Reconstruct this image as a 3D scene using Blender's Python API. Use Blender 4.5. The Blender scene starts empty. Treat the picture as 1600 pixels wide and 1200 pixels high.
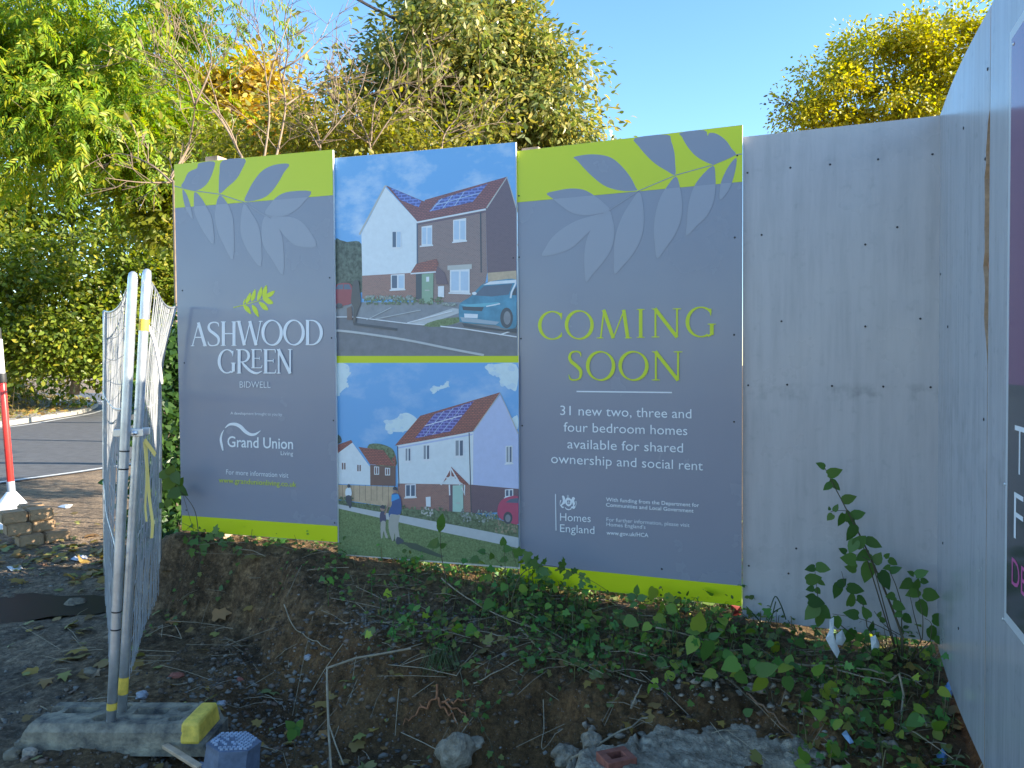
import bpy, math, random
import numpy as np
from mathutils import Vector, Matrix

SC = bpy.context.scene
COL = SC.collection
rng = np.random.default_rng(7)
random.seed(7)

# ------------------------------------------------------------------ camera
F = 1202.0
PITCH = math.atan(30 / F)
ROLL = .0066
CAM = Vector((0, 0, 1.6))
fw = Vector((0, math.cos(PITCH), -math.sin(PITCH)))
u0 = Vector((0, math.sin(PITCH), math.cos(PITCH)))
r0 = Vector((1, 0, 0))
CR = r0 * math.cos(ROLL) - u0 * math.sin(ROLL)
CU = r0 * math.sin(ROLL) + u0 * math.cos(ROLL)
cd = bpy.data.cameras.new('camera')
cam = bpy.data.objects.new('camera', cd)
COL.objects.link(cam)
cd.sensor_width = 36
cd.lens = F / 1600 * 36
cd.clip_end = 2000
M = Matrix((CR, CU, -fw)).transposed().to_4x4()
M.translation = CAM
cam.matrix_world = M
SC.camera = cam
# ------------------------------------------------------------------ light
SUN_EL, SUN_AZ = math.radians(21), math.radians(-14)      # azimuth from +X towards +Y
S = Vector((math.cos(SUN_EL) * math.cos(SUN_AZ), math.cos(SUN_EL) * math.sin(SUN_AZ), math.sin(SUN_EL)))
w = bpy.data.worlds.new('World')
SC.world = w
w.use_nodes = True
sky = w.node_tree.nodes.new('ShaderNodeTexSky')
sky.sky_type = 'NISHITA'
sky.sun_disc = False
sky.sun_elevation = SUN_EL
sky.sun_rotation = math.pi / 2 - SUN_AZ
sky.ozone_density = 2.6
sky.dust_density = .12
sky.air_density = 1.0
bg = w.node_tree.nodes['Background']
bg.inputs[1].default_value = 0.13
hs_ = w.node_tree.nodes.new('ShaderNodeHueSaturation')
hs_.inputs['Saturation'].default_value = 1.14
w.node_tree.links.new(sky.outputs[0], hs_.inputs['Color'])
w.node_tree.links.new(hs_.outputs[0], bg.inputs[0])
sl = bpy.data.lights.new('sun', 'SUN')
sl.energy = 4.7
sl.angle = math.radians(.5)
sl.color = (1, .9, .74)
so = bpy.data.objects.new('sun', sl)
COL.objects.link(so)
so.rotation_euler = S.to_track_quat('Z', 'Y').to_euler()
so.location = (20, 10, 20)
SC.view_settings.view_transform = 'Standard'
SC.view_settings.look = 'None'
SC.view_settings.gamma = 1
SC.view_settings.exposure = 1.72
try:
    SC.cycles.max_bounces = 8
    SC.cycles.transparent_max_bounces = 8
except Exception:
    pass


# ------------------------------------------------------------------ projection helpers (photo pixels -> places)
def ray(px, py):
    return fw + CR * ((px - 800) / F) - CU * ((py - 600) / F)


def P(px, py, d):
    r = ray(px, py)
    return CAM + r * (d / r.y)


def PZ(px, py, z):
    r = ray(px, py)
    return CAM + r * ((z - 1.6) / r.z)


class Plane:
    """vertical plane through two ground points; normal faces the site"""
    def __init__(s, a, b):
        s.a = Vector((a[0], a[1], 0)); s.b = Vector((b[0], b[1], 0))
        s.e = (s.b - s.a).normalized()
        s.n = Vector((s.e.y, -s.e.x, 0))
        if s.n.dot(CAM - s.a) < 0:
            s.n = -s.n

    def at(s, px, py, off=0.0):
        r = ray(px, py)
        t = (s.a + s.n * 0 - CAM).dot(s.n) / r.dot(s.n)
        return CAM + r * t + s.n * off


# ------------------------------------------------------------------ mesh helpers
def tag(o, label=None, cat=None, group=None, kind=None):
    if label: o['label'] = label
    if cat: o['category'] = cat
    if group: o['group'] = group
    if kind: o['kind'] = kind
    return o


def empty(name, loc, label, cat, group=None):
    o = bpy.data.objects.new(name, None)
    o.empty_display_size = .1
    COL.objects.link(o)
    o.location = loc
    return tag(o, label, cat, group)


def root_of(o):
    while o is not None and o.parent is not None:
        o = o.parent
    return o


def link_mesh(name, me, mats, parent=None, smooth=False, loc=None):
    o = bpy.data.objects.new(name, me)
    COL.objects.link(o)
    for m in (mats if isinstance(mats, (list, tuple)) else [mats]):
        me.materials.append(m)
    if parent is not None:
        o.parent = parent
        r = root_of(parent).location
        me.transform(Matrix.Translation(-Vector(r)))
    elif loc is not None:
        me.transform(Matrix.Translation(-Vector(loc)))
        o.location = loc
    if smooth:
        me.polygons.foreach_set('use_smooth', [True] * len(me.polygons))
    me.update()
    return o


class MB:
    def __init__(s):
        s.v = []; s.f = []; s.m = []

    def add(s, vs, fs, mi=0):
        b = len(s.v)
        s.v += [tuple(v) for v in vs]
        s.f += [tuple(i + b for i in f) for f in fs]
        s.m += [mi] * len(fs)

    def hexa(s, c, mi=0):                 # 8 corners: bottom ring 4, top ring 4
        s.add(c, [(3, 2, 1, 0), (4, 5, 6, 7), (0, 1, 5, 4), (1, 2, 6, 5), (2, 3, 7, 6), (3, 0, 4, 7)], mi)

    def box(s, c, x, y, z, mi=0):         # centre and three half-axis vectors
        c = Vector(c); x = Vector(x); y = Vector(y); z = Vector(z)
        s.hexa([c - x - y - z, c + x - y - z, c + x + y - z, c - x + y - z,
                c - x - y + z, c + x - y + z, c + x + y + z, c - x + y + z], mi)

    def tube(s, pts, rad, n=8, mi=0, cap=True):
        pts = [Vector(p) for p in pts]
        if not isinstance(rad, (list, tuple)):
            rad = [rad] * len(pts)
        b = len(s.v)
        side = None
        for i, p in enumerate(pts):
            t = (pts[min(i + 1, len(pts) - 1)] - pts[max(i - 1, 0)])
            t = t.normalized() if t.length > 1e-9 else Vector((0, 0, 1))
            if side is None:
                side = t.cross(Vector((0, 0, 1)) if abs(t.z) < .9 else Vector((1, 0, 0))).normalized()
            else:
                side = (side - t * side.dot(t))
                side = side.normalized() if side.length > 1e-6 else t.orthogonal().normalized()
            up = t.cross(side)
            for k in range(n):
                a = 2 * math.pi * k / n
                s.v.append(tuple(p + (side * math.cos(a) + up * math.sin(a)) * rad[i]))
        for i in range(len(pts) - 1):
            for k in range(n):
                k2 = (k + 1) % n
                s.f.append((b + i * n + k, b + i * n + k2, b + (i + 1) * n + k2, b + (i + 1) * n + k)); s.m.append(mi)
        if cap:
            s.f.append(tuple(b + k for k in range(n))[::-1]); s.m.append(mi)
            e = b + (len(pts) - 1) * n
            s.f.append(tuple(e + k for k in range(n))); s.m.append(mi)

    def lathe(s, base, prof, n=20, mi=0, axis=Vector((0, 0, 1))):
        base = Vector(base); ax = axis.normalized()
        sx = ax.orthogonal().normalized(); sy = ax.cross(sx)
        b = len(s.v)
        for r, h in prof:
            for k in range(n):
                a = 2 * math.pi * k / n
                s.v.append(tuple(base + ax * h + (sx * math.cos(a) + sy * math.sin(a)) * r))
        for i in range(len(prof) - 1):
            for k in range(n):
                k2 = (k + 1) % n
                s.f.append((b + i * n + k, b + i * n + k2, b + (i + 1) * n + k2, b + (i + 1) * n + k)); s.m.append(mi)
        s.f.append(tuple(b + k for k in range(n))[::-1]); s.m.append(mi)
        e = b + (len(prof) - 1) * n
        s.f.append(tuple(e + k for k in range(n))); s.m.append(mi)

    def build(s, name, mats, parent=None, smooth=False, loc=None, bevel=0):
        me = bpy.data.meshes.new(name)
        me.from_pydata(s.v, [], s.f)
        me.polygons.foreach_set('material_index', s.m)
        o = link_mesh(name, me, mats, parent, smooth, loc)
        if bevel:
            b = o.modifiers.new('bevel', 'BEVEL'); b.width = bevel; b.segments = 2
        return o


def mesh_np(name, V, face_sizes, loops):
    me = bpy.data.meshes.new(name)
    me.vertices.add(len(V)); me.vertices.foreach_set('co', np.ascontiguousarray(V, dtype=np.float32).ravel())
    me.loops.add(len(loops)); me.loops.foreach_set('vertex_index', np.asarray(loops, dtype=np.int32))
    me.polygons.add(len(face_sizes))
    st = np.concatenate([[0], np.cumsum(face_sizes)[:-1]]).astype(np.int32)
    me.polygons.foreach_set('loop_start', st)
    me.update(calc_edges=True)
    me.validate()
    return me


def hash2(ix, iy, seed):
    h = (ix.astype(np.int64) * 374761393 + iy.astype(np.int64) * 668265263 + seed * 1442695041) & 0xffffffff
    h = ((h ^ (h >> 13)) * 1274126177) & 0xffffffff
    h = h ^ (h >> 16)
    return (h & 0xffff) / 65535.0


def vnoise(x, y, seed=0):
    x = np.asarray(x, float); y = np.asarray(y, float)
    ix = np.floor(x); iy = np.floor(y); fx = x - ix; fy = y - iy
    fx = fx * fx * (3 - 2 * fx); fy = fy * fy * (3 - 2 * fy)
    a = hash2(ix, iy, seed); b = hash2(ix + 1, iy, seed); c = hash2(ix, iy + 1, seed); d = hash2(ix + 1, iy + 1, seed)
    return (a * (1 - fx) + b * fx) * (1 - fy) + (c * (1 - fx) + d * fx) * fy - .5


def fbm(x, y, seed=0, o=4):
    t = 0; a = 1
    for i in range(o):
        t = t + a * vnoise(x * 2 ** i + 17 * i, y * 2 ** i - 9 * i, seed + i); a *= .5
    return t


def sst(x, a, b):
    t = np.clip((np.asarray(x, float) - a) / (b - a), 0, 1)
    return t * t * (3 - 2 * t)


# ------------------------------------------------------------------ materials
def newmat(name):
    m = bpy.data.materials.new(name); m.use_nodes = True
    nt = m.node_tree
    return m, nt, nt.nodes['Principled BSDF']


def nd(nt, t, **kw):
    n = nt.nodes.new(t)
    for k, v in kw.items():
        setattr(n, k, v)
    return n


def plain(name, c, rough=.5, metal=0, spec=.5, var=0, vscale=8, bump=0, bscale=40, c2=None):
    m, nt, p = newmat(name)
    p.inputs['Roughness'].default_value = rough
    p.inputs['Metallic'].default_value = metal
    p.inputs['Specular IOR Level'].default_value = spec
    c = tuple(c) + (1,)
    if var or c2:
        tc = nd(nt, 'ShaderNodeTexCoord'); n = nd(nt, 'ShaderNodeTexNoise')
        n.inputs['Scale'].default_value = vscale; n.inputs['Detail'].default_value = 6; n.inputs['Roughness'].default_value = .65
        nt.links.new(tc.outputs['Object'], n.inputs['Vector'])
        r = nd(nt, 'ShaderNodeValToRGB')
        e = r.color_ramp.elements
        e[0].position = .32; e[1].position = .68
        e[0].color = tuple(c2) + (1,) if c2 else tuple(x * (1 - var) for x in c[:3]) + (1,)
        e[1].color = c if c2 else tuple(min(1, x * (1 + var)) for x in c[:3]) + (1,)
        nt.links.new(n.outputs['Fac'], r.inputs['Fac']); nt.links.new(r.outputs['Color'], p.inputs['Base Color'])
    else:
        p.inputs['Base Color'].default_value = c
    if bump:
        tc = nd(nt, 'ShaderNodeTexCoord'); n = nd(nt, 'ShaderNodeTexNoise')
        n.inputs['Scale'].default_value = bscale; n.inputs['Detail'].default_value = 5
        nt.links.new(tc.outputs['Object'], n.inputs['Vector'])
        b = nd(nt, 'ShaderNodeBump'); b.inputs['Strength'].default_value = bump; b.inputs['Distance'].default_value = .01
        nt.links.new(n.outputs['Fac'], b.inputs['Height']); nt.links.new(b.outputs['Normal'], p.inputs['Normal'])
    return m


def leafmat(name, cols, transl=.45, rough=.45, spec=.4):
    m, nt, p = newmat(name)
    g = nd(nt, 'ShaderNodeNewGeometry')
    r = nd(nt, 'ShaderNodeValToRGB')
    e = r.color_ramp.elements
    while len(e) < len(cols):
        e.new(.5)
    for i, c in enumerate(cols):
        e[i].position = i / (len(cols) - 1); e[i].color = tuple(c) + (1,)
    nt.links.new(g.outputs['Random Per Island'], r.inputs['Fac'])
    nt.links.new(r.outputs['Color'], p.inputs['Base Color'])
    p.inputs['Roughness'].default_value = rough
    p.inputs['Specular IOR Level'].default_value = spec
    t = nd(nt, 'ShaderNodeBsdfTranslucent')
    hs = nd(nt, 'ShaderNodeHueSaturation'); hs.inputs['Saturation'].default_value = 1.15; hs.inputs['Value'].default_value = 1.7
    nt.links.new(r.outputs['Color'], hs.inputs['Color']); nt.links.new(hs.outputs['Color'], t.inputs['Color'])
    mx = nd(nt, 'ShaderNodeMixShader'); mx.inputs[0].default_value = transl
    out = nt.nodes['Material Output']
    nt.links.new(p.outputs[0], mx.inputs[1]); nt.links.new(t.outputs[0], mx.inputs[2])
    nt.links.new(mx.outputs[0], out.inputs['Surface'])
    return m


def paint(name, c, dirt=.12, rough=.28, streak=True, grime=(.12, .13, .14), bands=()):
    """painted board: fine vertical streaks, smears, faint marks"""
    m, nt, p = newmat(name)
    tc = nd(nt, 'ShaderNodeTexCoord')
    mp = nd(nt, 'ShaderNodeMapping'); mp.inputs['Scale'].default_value = (9, 9, .7)
    n1 = nd(nt, 'ShaderNodeTexNoise'); n1.inputs['Scale'].default_value = 2.2; n1.inputs['Detail'].default_value = 8; n1.inputs['Roughness'].default_value = .7
    n2 = nd(nt, 'ShaderNodeTexNoise'); n2.inputs['Scale'].default_value = 3.1; n2.inputs['Detail'].default_value = 6
    n3 = nd(nt, 'ShaderNodeTexNoise'); n3.inputs['Scale'].default_value = 22; n3.inputs['Detail'].default_value = 4
    nt.links.new(tc.outputs['Object'], mp.inputs['Vector'])
    nt.links.new((mp if streak else tc).outputs[0 if streak else 'Object'], n1.inputs['Vector'])
    nt.links.new(tc.outputs['Object'], n2.inputs['Vector']); nt.links.new(tc.outputs['Object'], n3.inputs['Vector'])
    r1 = nd(nt, 'ShaderNodeValToRGB'); r1.color_ramp.elements[0].position = .42; r1.color_ramp.elements[1].position = .72
    r3 = nd(nt, 'ShaderNodeValToRGB'); r3.color_ramp.elements[0].position = .60; r3.color_ramp.elements[1].position = .78
    nt.links.new(n1.outputs['Fac'], r1.inputs['Fac']); nt.links.new(n3.outputs['Fac'], r3.inputs['Fac'])
    ad = nd(nt, 'ShaderNodeMath', operation='MULTIPLY'); nt.links.new(r1.outputs['Color'], ad.inputs[0]); nt.links.new(n2.outputs['Fac'], ad.inputs[1])
    ad2 = nd(nt, 'ShaderNodeMath', operation='MULTIPLY_ADD'); ad2.inputs[1].default_value = .35
    nt.links.new(r3.outputs['Color'], ad2.inputs[0]); nt.links.new(ad.outputs[0], ad2.inputs[2])
    ml = nd(nt, 'ShaderNodeMath', operation='MULTIPLY'); ml.inputs[1].default_value = dirt * 2; ml.use_clamp = True
    nt.links.new(ad2.outputs[0], ml.inputs[0])
    sz = nd(nt, 'ShaderNodeSeparateXYZ'); nt.links.new(tc.outputs['Object'], sz.inputs[0])
    for (zc, hw, k_, sc_) in bands:            # scuffed strips where the sheet has been rubbed or patched
        su = nd(nt, 'ShaderNodeMath', operation='SUBTRACT'); su.inputs[1].default_value = zc; nt.links.new(sz.outputs['Z'], su.inputs[0])
        ab = nd(nt, 'ShaderNodeMath', operation='ABSOLUTE'); nt.links.new(su.outputs[0], ab.inputs[0])
        mr_ = nd(nt, 'ShaderNodeMapRange'); mr_.inputs[1].default_value = hw; mr_.inputs[2].default_value = hw * .4; nt.links.new(ab.outputs[0], mr_.inputs[0])
        nb = nd(nt, 'ShaderNodeTexNoise'); nb.inputs['Scale'].default_value = sc_; nb.inputs['Detail'].default_value = 5; nt.links.new(tc.outputs['Object'], nb.inputs['Vector'])
        mr2 = nd(nt, 'ShaderNodeMapRange'); mr2.inputs[1].default_value = .45; mr2.inputs[2].default_value = .68; mr2.inputs[4].default_value = k_; nt.links.new(nb.outputs['Fac'], mr2.inputs[0])
        pr_ = nd(nt, 'ShaderNodeMath', operation='MULTIPLY'); nt.links.new(mr_.outputs[0], pr_.inputs[0]); nt.links.new(mr2.outputs[0], pr_.inputs[1])
        sm_ = nd(nt, 'ShaderNodeMath', operation='ADD'); sm_.use_clamp = True; nt.links.new(ml.outputs[0], sm_.inputs[0]); nt.links.new(pr_.outputs[0], sm_.inputs[1]); ml = sm_
    mx = nd(nt, 'ShaderNodeMix', data_type='RGBA')
    mx.inputs[6].default_value = tuple(c) + (1,); mx.inputs[7].default_value = tuple(grime) + (1,)
    nt.links.new(ml.outputs[0], mx.inputs[0]); nt.links.new(mx.outputs[2], p.inputs['Base Color'])
    ro = nd(nt, 'ShaderNodeMapRange'); ro.inputs[3].default_value = rough; ro.inputs[4].default_value = rough + .25
    nt.links.new(n2.outputs['Fac'], ro.inputs[0]); nt.links.new(ro.outputs[0], p.inputs['Roughness'])
    b = nd(nt, 'ShaderNodeBump'); b.inputs['Strength'].default_value = .12; b.inputs['Distance'].default_value = .02
    nt.links.new(n2.outputs['Fac'], b.inputs['Height']); nt.links.new(b.outputs['Normal'], p.inputs['Normal'])
    return m


SLATE = (.275, .288, .345)
M_slate = paint('printed slate', SLATE, .012, .12, False)
M_slate2 = plain('printed slate leaf', (.335, .348, .40), .28)
M_lime = plain('printed lime', (.64, .70, .012), .28)
M_limetxt = plain('lime ink', (.64, .72, .02), .35)
M_white = plain('white ink', (.84, .86, .88), .35)
M_edge = plain('board edge', (.80, .78, .74), .6)
M_grey = paint('grey hoarding paint', (.47, .45, .455), .24, .18, bands=[(1.17, .05, .42, 14), (.30, .10, .18, 9), (2.34, .12, .12, 8)])
M_grey2 = paint('grey hoarding paint streaked', (.41, .42, .445), .34, .10, bands=[(1.05, .28, .22, 7)])
M_ply = plain('raw plywood edge', (.42, .30, .20), .8, var=.25, vscale=30)
M_dark = plain('dark screw', (.02, .02, .025), .4)
M_timber = plain('timber', (.45, .31, .20), .75, var=.3, vscale=14, bump=.2)
M_galv = plain('galvanised steel', (.62, .64, .66), .38, .75, var=.18, vscale=12)
M_wire = plain('galvanised wire', (.34, .35, .36), .7, .2)
M_yellow = plain('yellow plastic', (.74, .50, .07), .6, var=.28, vscale=20)
M_bark = plain('bark grey brown', (.16, .125, .09), .85, var=.35, vscale=9, bump=.4)
M_bare = plain('pale bare stem', (.25, .175, .115), .75, var=.25, vscale=20)
M_dry = plain('dry stalk', (.30, .24, .16), .8, var=.3, vscale=20)
M_twig = plain('dark twig', (.10, .075, .05), .8)
M_stemg = plain('young stem', (.09, .075, .04), .7)

# ------------------------------------------------------------------ terrain
A2 = Vector((-2.24, 5.17, 0)); B2 = Vector((1.98, 3.56, 0))
we = (B2 - A2).normalized(); wn = Vector((we.y, -we.x, 0))


def height(x, y, detail=True):
    x = np.asarray(x, float); y = np.asarray(y, float)
    s = (x - A2.x) * we.x + (y - A2.y) * we.y
    q = (x - A2.x) * wn.x + (y - A2.y) * wn.y
    zw = np.interp(s, [-.5, .9, 1.4, 2.4, 4.5, 9], [.46, .45, .38, .30, .21, .2])
    wp = np.interp(s, [-.5, .2, .9, 1.3, 1.9, 2.6, 3.2, 3.7, 4.5, 6], [.02, .04, .10, .35, .74, .82, .66, .56, .95, 1.2])
    wp = wp + .10 * vnoise(s * 3.1, s * 0 + 3.3, 5) + .05 * vnoise(s * 9, q * 2, 6)
    drop = np.interp(s, [-.5, .6, 1.3, 2, 3, 3.6, 6], [.22, .26, .5, .42, .34, .30, .30])
    zl = np.interp(s, [-.5, .6, 1.2, 1.6, 2.8, 3.2, 3.6, 6], [0, 0, -.02, -.10, -.12, .0, .04, .06])
    zl = zl * sst(q, 2.4, 1.6) 
    t = sst(q, wp, wp + drop)
    zp = zw - .13 * np.clip(q, 0, 2)
    z = zp * (1 - t) + zl * t
    rt_ = (x - 1.98) * .936 - (y - 3.562) * .352            # distance beyond the right-hand boards
    z = z + (np.maximum(z, .36) - z) * sst(rt_, .012, .09) * sst(y, 3.9, 3.5)  # unseen berm added behind the boards to stop sun leaking under them
    bank = sst(s, -.42, -.12)
    bank = np.where(q < -.2, sst(s, -.9, -.3), bank)
    z = z * bank
    if detail:
        near = sst(y, 9, 6.5) * sst(x, -6.5, -5)
        left = sst(x, -2.2, -1.4)
        amp = .012 + .032 * left
        cl = np.exp(-((q - wp - drop * .5) / .3) ** 2) * bank
        z = z + near * (amp * fbm(x * 3.2, y * 3.2, 11, 3) + (.019 + .055 * cl) * fbm(x * 11, y * 11, 21, 4) + (.007 + .024 * cl) * fbm(x * 40, y * 40, 31, 2))
        pud = np.exp(-(((x + 3.25) / .55) ** 2 + ((y - 5.15) / .33) ** 2) ** 2)
        z = z - .045 * pud
    return z


def H(x, y):
    return float(height(np.array([x]), np.array([y]))[0])


def hit(px, py):
    """first point where the line of sight meets the terrain"""
    r = ray(px, py)
    ys_ = np.concatenate([np.arange(2.2, 8, .012), np.arange(8, 40, .1)])
    X = r.x / r.y * ys_; Z = 1.6 + r.z / r.y * ys_
    k = np.nonzero(Z < height(X, ys_))[0]
    k = k[0] if len(k) else len(ys_) - 1
    return Vector((X[k], ys_[k], float(height(X[k:k + 1], ys_[k:k + 1])[0])))


def axis(lo, hi, step, far, g=1.18):
    a = list(np.arange(lo, hi, step)); d = step
    l = [lo]; 
    while l[-1] > -far:
        d *= g; l.append(l[-1] - d)
    r = [a[-1]]; d = step
    while r[-1] < far:
        d *= g; r.append(r[-1] + d)
    return np.array(l[1:][::-1] + a + r[1:])


xs = axis(-4.6, 2.3, .014, 500); ys = axis(2.3, 6.4, .014, 500)
GX, GY = np.meshgrid(xs, ys)
GZ = height(GX, GY)
V = np.stack([GX.ravel(), GY.ravel(), GZ.ravel()], 1)
nx, ny = len(xs), len(ys)
i = np.arange(ny - 1)[:, None] * nx + np.arange(nx - 1)[None]
quads = np.stack([i, i + 1, i + nx + 1, i + nx], -1).reshape(-1, 4)
me = mesh_np('ground', V, np.full(len(quads), 4), quads.ravel())
s_ = (GX - A2.x) * we.x + (GY - A2.y) * we.y
q_ = (GX - A2.x) * wn.x + (GY - A2.y) * wn.y
tar = np.maximum(sst(GX + .35 * fbm(GX * 1.3, GY * 1.3, 3), -2.0, -2.7) * sst(q_, .1, -.1) + sst(GX + .5 * fbm(GX * 1.5, GY * 1.5, 4), -1.9, -2.6) * sst(q_, -.2, .1), 0)
at = me.attributes.new('tar', 'FLOAT', 'POINT'); at.data.foreach_set('value', np.clip(tar, 0, 1).ravel().astype(np.float32))
clay = sst(s_ + .5 * fbm(GX * 2, GY * 2, 8), .9, 1.6) * sst(q_, .35, .8)
at = me.attributes.new('clay', 'FLOAT', 'POINT'); at.data.foreach_set('value', np.clip(clay, 0, 1).ravel().astype(np.float32))


def soil():
    m, nt, p = newmat('soil')
    L = nt.links.new
    tc = nd(nt, 'ShaderNodeTexCoord')

    def noise(sc, det=6, ro=.65):
        n = nd(nt, 'ShaderNodeTexNoise'); n.inputs['Scale'].default_value = sc; n.inputs['Detail'].default_value = det; n.inputs['Roughness'].default_value = ro
        L(tc.outputs['Object'], n.inputs['Vector']); return n

    def ramp(n, stops):
        r = nd(nt, 'ShaderNodeValToRGB'); e = r.color_ramp.elements
        while len(e) < len(stops): e.new(.5)
        for k, (q, c) in enumerate(stops): e[k].position = q; e[k].color = tuple(c) + (1,)
        L(n, r.inputs['Fac']); return r.outputs['Color']

    def mix(f, a, b, mode='MIX'):
        x = nd(nt, 'ShaderNodeMix', data_type='RGBA'); x.blend_type = mode
        if isinstance(f, float): x.inputs[0].default_value = f
        else: L(f, x.inputs[0])
        L(a, x.inputs[6]); L(b, x.inputs[7]); return x.outputs[2]
    n1 = noise(2.2); n2 = noise(18, 8, .72); n3 = noise(120, 3)
    dirt = ramp(n2.outputs['Fac'], [(.28, (0.072, 0.045, 0.022)), (.5, (0.222, 0.141, 0.073)), (.72, (0.504, 0.343, 0.187))])
    cl = ramp(n2.outputs['Fac'], [(.28, (0.075, 0.041, 0.018)), (.5, (0.235, 0.133, 0.059)), (.75, (0.200, 0.137, 0.073))])
    ta = ramp(n2.outputs['Fac'], [(.3, (0.140, 0.104, 0.071)), (.5, (0.304, 0.229, 0.161)), (.72, (0.582, 0.448, 0.318))])
    a1 = nd(nt, 'ShaderNodeAttribute'); a1.attribute_name = 'clay'
    a2 = nd(nt, 'ShaderNodeAttribute'); a2.attribute_name = 'tar'
    c = mix(a1.outputs['Fac'], dirt, cl)
    c = mix(a2.outputs['Fac'], c, ta)
    big = ramp(n1.outputs['Fac'], [(.35, (.55, .55, .56)), (.65, (1.25, 1.2, 1.12))])
    c = mix(1.0, c, big, 'MULTIPLY')
    n4 = noise(46, 10, .82)
    c = mix(1.0, c, ramp(n4.outputs['Fac'], [(.34, (.38, .38, .38)), (.52, (.95, .95, .95)), (.68, (1.7, 1.65, 1.55))]), 'MULTIPLY')
    vo = nd(nt, 'ShaderNodeTexVoronoi'); vo.inputs['Scale'].default_value = 75; L(tc.outputs['Object'], vo.inputs['Vector'])
    sp = ramp(vo.outputs['Distance'], [(.12, (1, 1, 1)), (.22, (0, 0, 0))])
    wn_ = nd(nt, 'ShaderNodeTexWhiteNoise'); L(vo.outputs['Position'], wn_.inputs['Vector'])
    th = nd(nt, 'ShaderNodeMath', operation='GREATER_THAN'); th.inputs[1].default_value = .66; L(wn_.outputs['Value'], th.inputs[0])
    mu = nd(nt, 'ShaderNodeMath', operation='MULTIPLY'); L(sp, mu.inputs[0]); L(th.outputs[0], mu.inputs[1])
    st = nd(nt, 'ShaderNodeRGB'); st.outputs[0].default_value = (.22, .21, .19, 1)
    c = mix(mu.outputs[0], c, st.outputs[0])
    L(c, p.inputs['Base Color'])
    p.inputs['Roughness'].default_value = .9; p.inputs['Specular IOR Level'].default_value = .25
    b = nd(nt, 'ShaderNodeBump'); b.inputs['Strength'].default_value = 1.0; b.inputs['Distance'].default_value = .04
    L(n2.outputs['Fac'], b.inputs['Height'])
    b2 = nd(nt, 'ShaderNodeBump'); b2.inputs['Strength'].default_value = .7; b2.inputs['Distance'].default_value = .008
    L(n3.outputs['Fac'], b2.inputs['Height']); L(b.outputs['Normal'], b2.inputs['Normal']); b3_ = nd(nt, 'ShaderNodeBump'); b3_.inputs['Strength'].default_value = .9; b3_.inputs['Distance'].default_value = .018; L(n4.outputs['Fac'], b3_.inputs['Height']); L(b2.outputs['Normal'], b3_.inputs['Normal']); L(b3_.outputs['Normal'], p.inputs['Normal'])
    return m


ground = link_mesh('ground', me, soil(), smooth=True)
tag(ground, kind='structure')

# road, kerb, verge
M_road = plain('asphalt', (.10, .10, .105), .8, var=.22, vscale=5, bump=.35, bscale=160)
M_kerb = plain('kerb stone', (.34, .31, .27), .85, var=.2, vscale=7, bump=.3)
M_line = plain('road paint', (.62, .62, .60), .7, var=.22, vscale=18)
M_verge = plain('leafy verge', (.22, .15, .06), .95, vscale=7, c2=(.07, .07, .025), bump=.8, bscale=25)
near = [(-13, -2), (-10.2, 4), (-8.3, 8), (-7.05, 10.6), (-6.41, 11.95), (-5.9, 14), (-6.2, 19), (-8.5, 27), (-14, 36), (-26, 48)]
far = [(-26, 2), (-21, 8), (-16.4, 15), (-14.6, 18.3), (-13.9, 20.7), (-14.3, 23.5), (-15.4, 28), (-19, 35), (-24, 40), (-33, 50)]


def densify(pl, n=8):
    out = []
    for a in range(len(pl) - 1):
        p0 = Vector(pl[max(a - 1, 0)]); p1 = Vector(pl[a]); p2 = Vector(pl[a + 1]); p3 = Vector(pl[min(a + 2, len(pl) - 1)])
        for k in range(n):
            t = k / n
            out.append(.5 * ((2 * p1) + (p2 - p0) * t + (2 * p0 - 5 * p1 + 4 * p2 - p3) * t * t + (3 * p1 - p0 - 3 * p2 + p3) * t ** 3))
    out.append(Vector(pl[-1]))
    return out


nd_, fd_ = densify(near), densify(far)


def strip(mb, a, b, za, zb, mi=0):
    n = len(a)
    vs = [(p.x, p.y, za) for p in a] + [(p.x, p.y, zb) for p in b]
    mb.add(vs, [(k, k + 1, n + k + 1, n + k) for k in range(n - 1)], mi)


def offs(pl, d):
    out = []
    for k, p in enumerate(pl):
        t = (pl[min(k + 1, len(pl) - 1)] - pl[max(k - 1, 0)]).normalized()
        out.append(p + Vector((t.y, -t.x)) * d)
    return out


mb = MB(); strip(mb, nd_, fd_, .012, .012)
tag(mb.build('road', M_road), kind='structure')
mb = MB(); strip(mb, offs(nd_, -.16), offs(nd_, -.05), .018, .018)
strip(mb, offs(fd_, .30), offs(fd_, .42), .018, .018)
tag(mb.build('road_markings', M_line), kind='structure')
mb = MB()
fo = offs(fd_, -.18)
strip(mb, fd_, fd_, .0, .15); strip(mb, fd_, fo, .15, .15)
tag(mb.build('kerb', M_kerb), kind='structure')
mb = MB()
strip(mb, fo, offs(fd_, -1.6), .146, .16, 1); strip(mb, offs(fd_, -1.6), offs(fd_, -5), .16, 1.0); strip(mb, offs(fd_, -5), offs(fd_, -18), 1.0, 1.4)
tag(mb.build('verge', [M_verge, M_kerb]), kind='structure')

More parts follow.
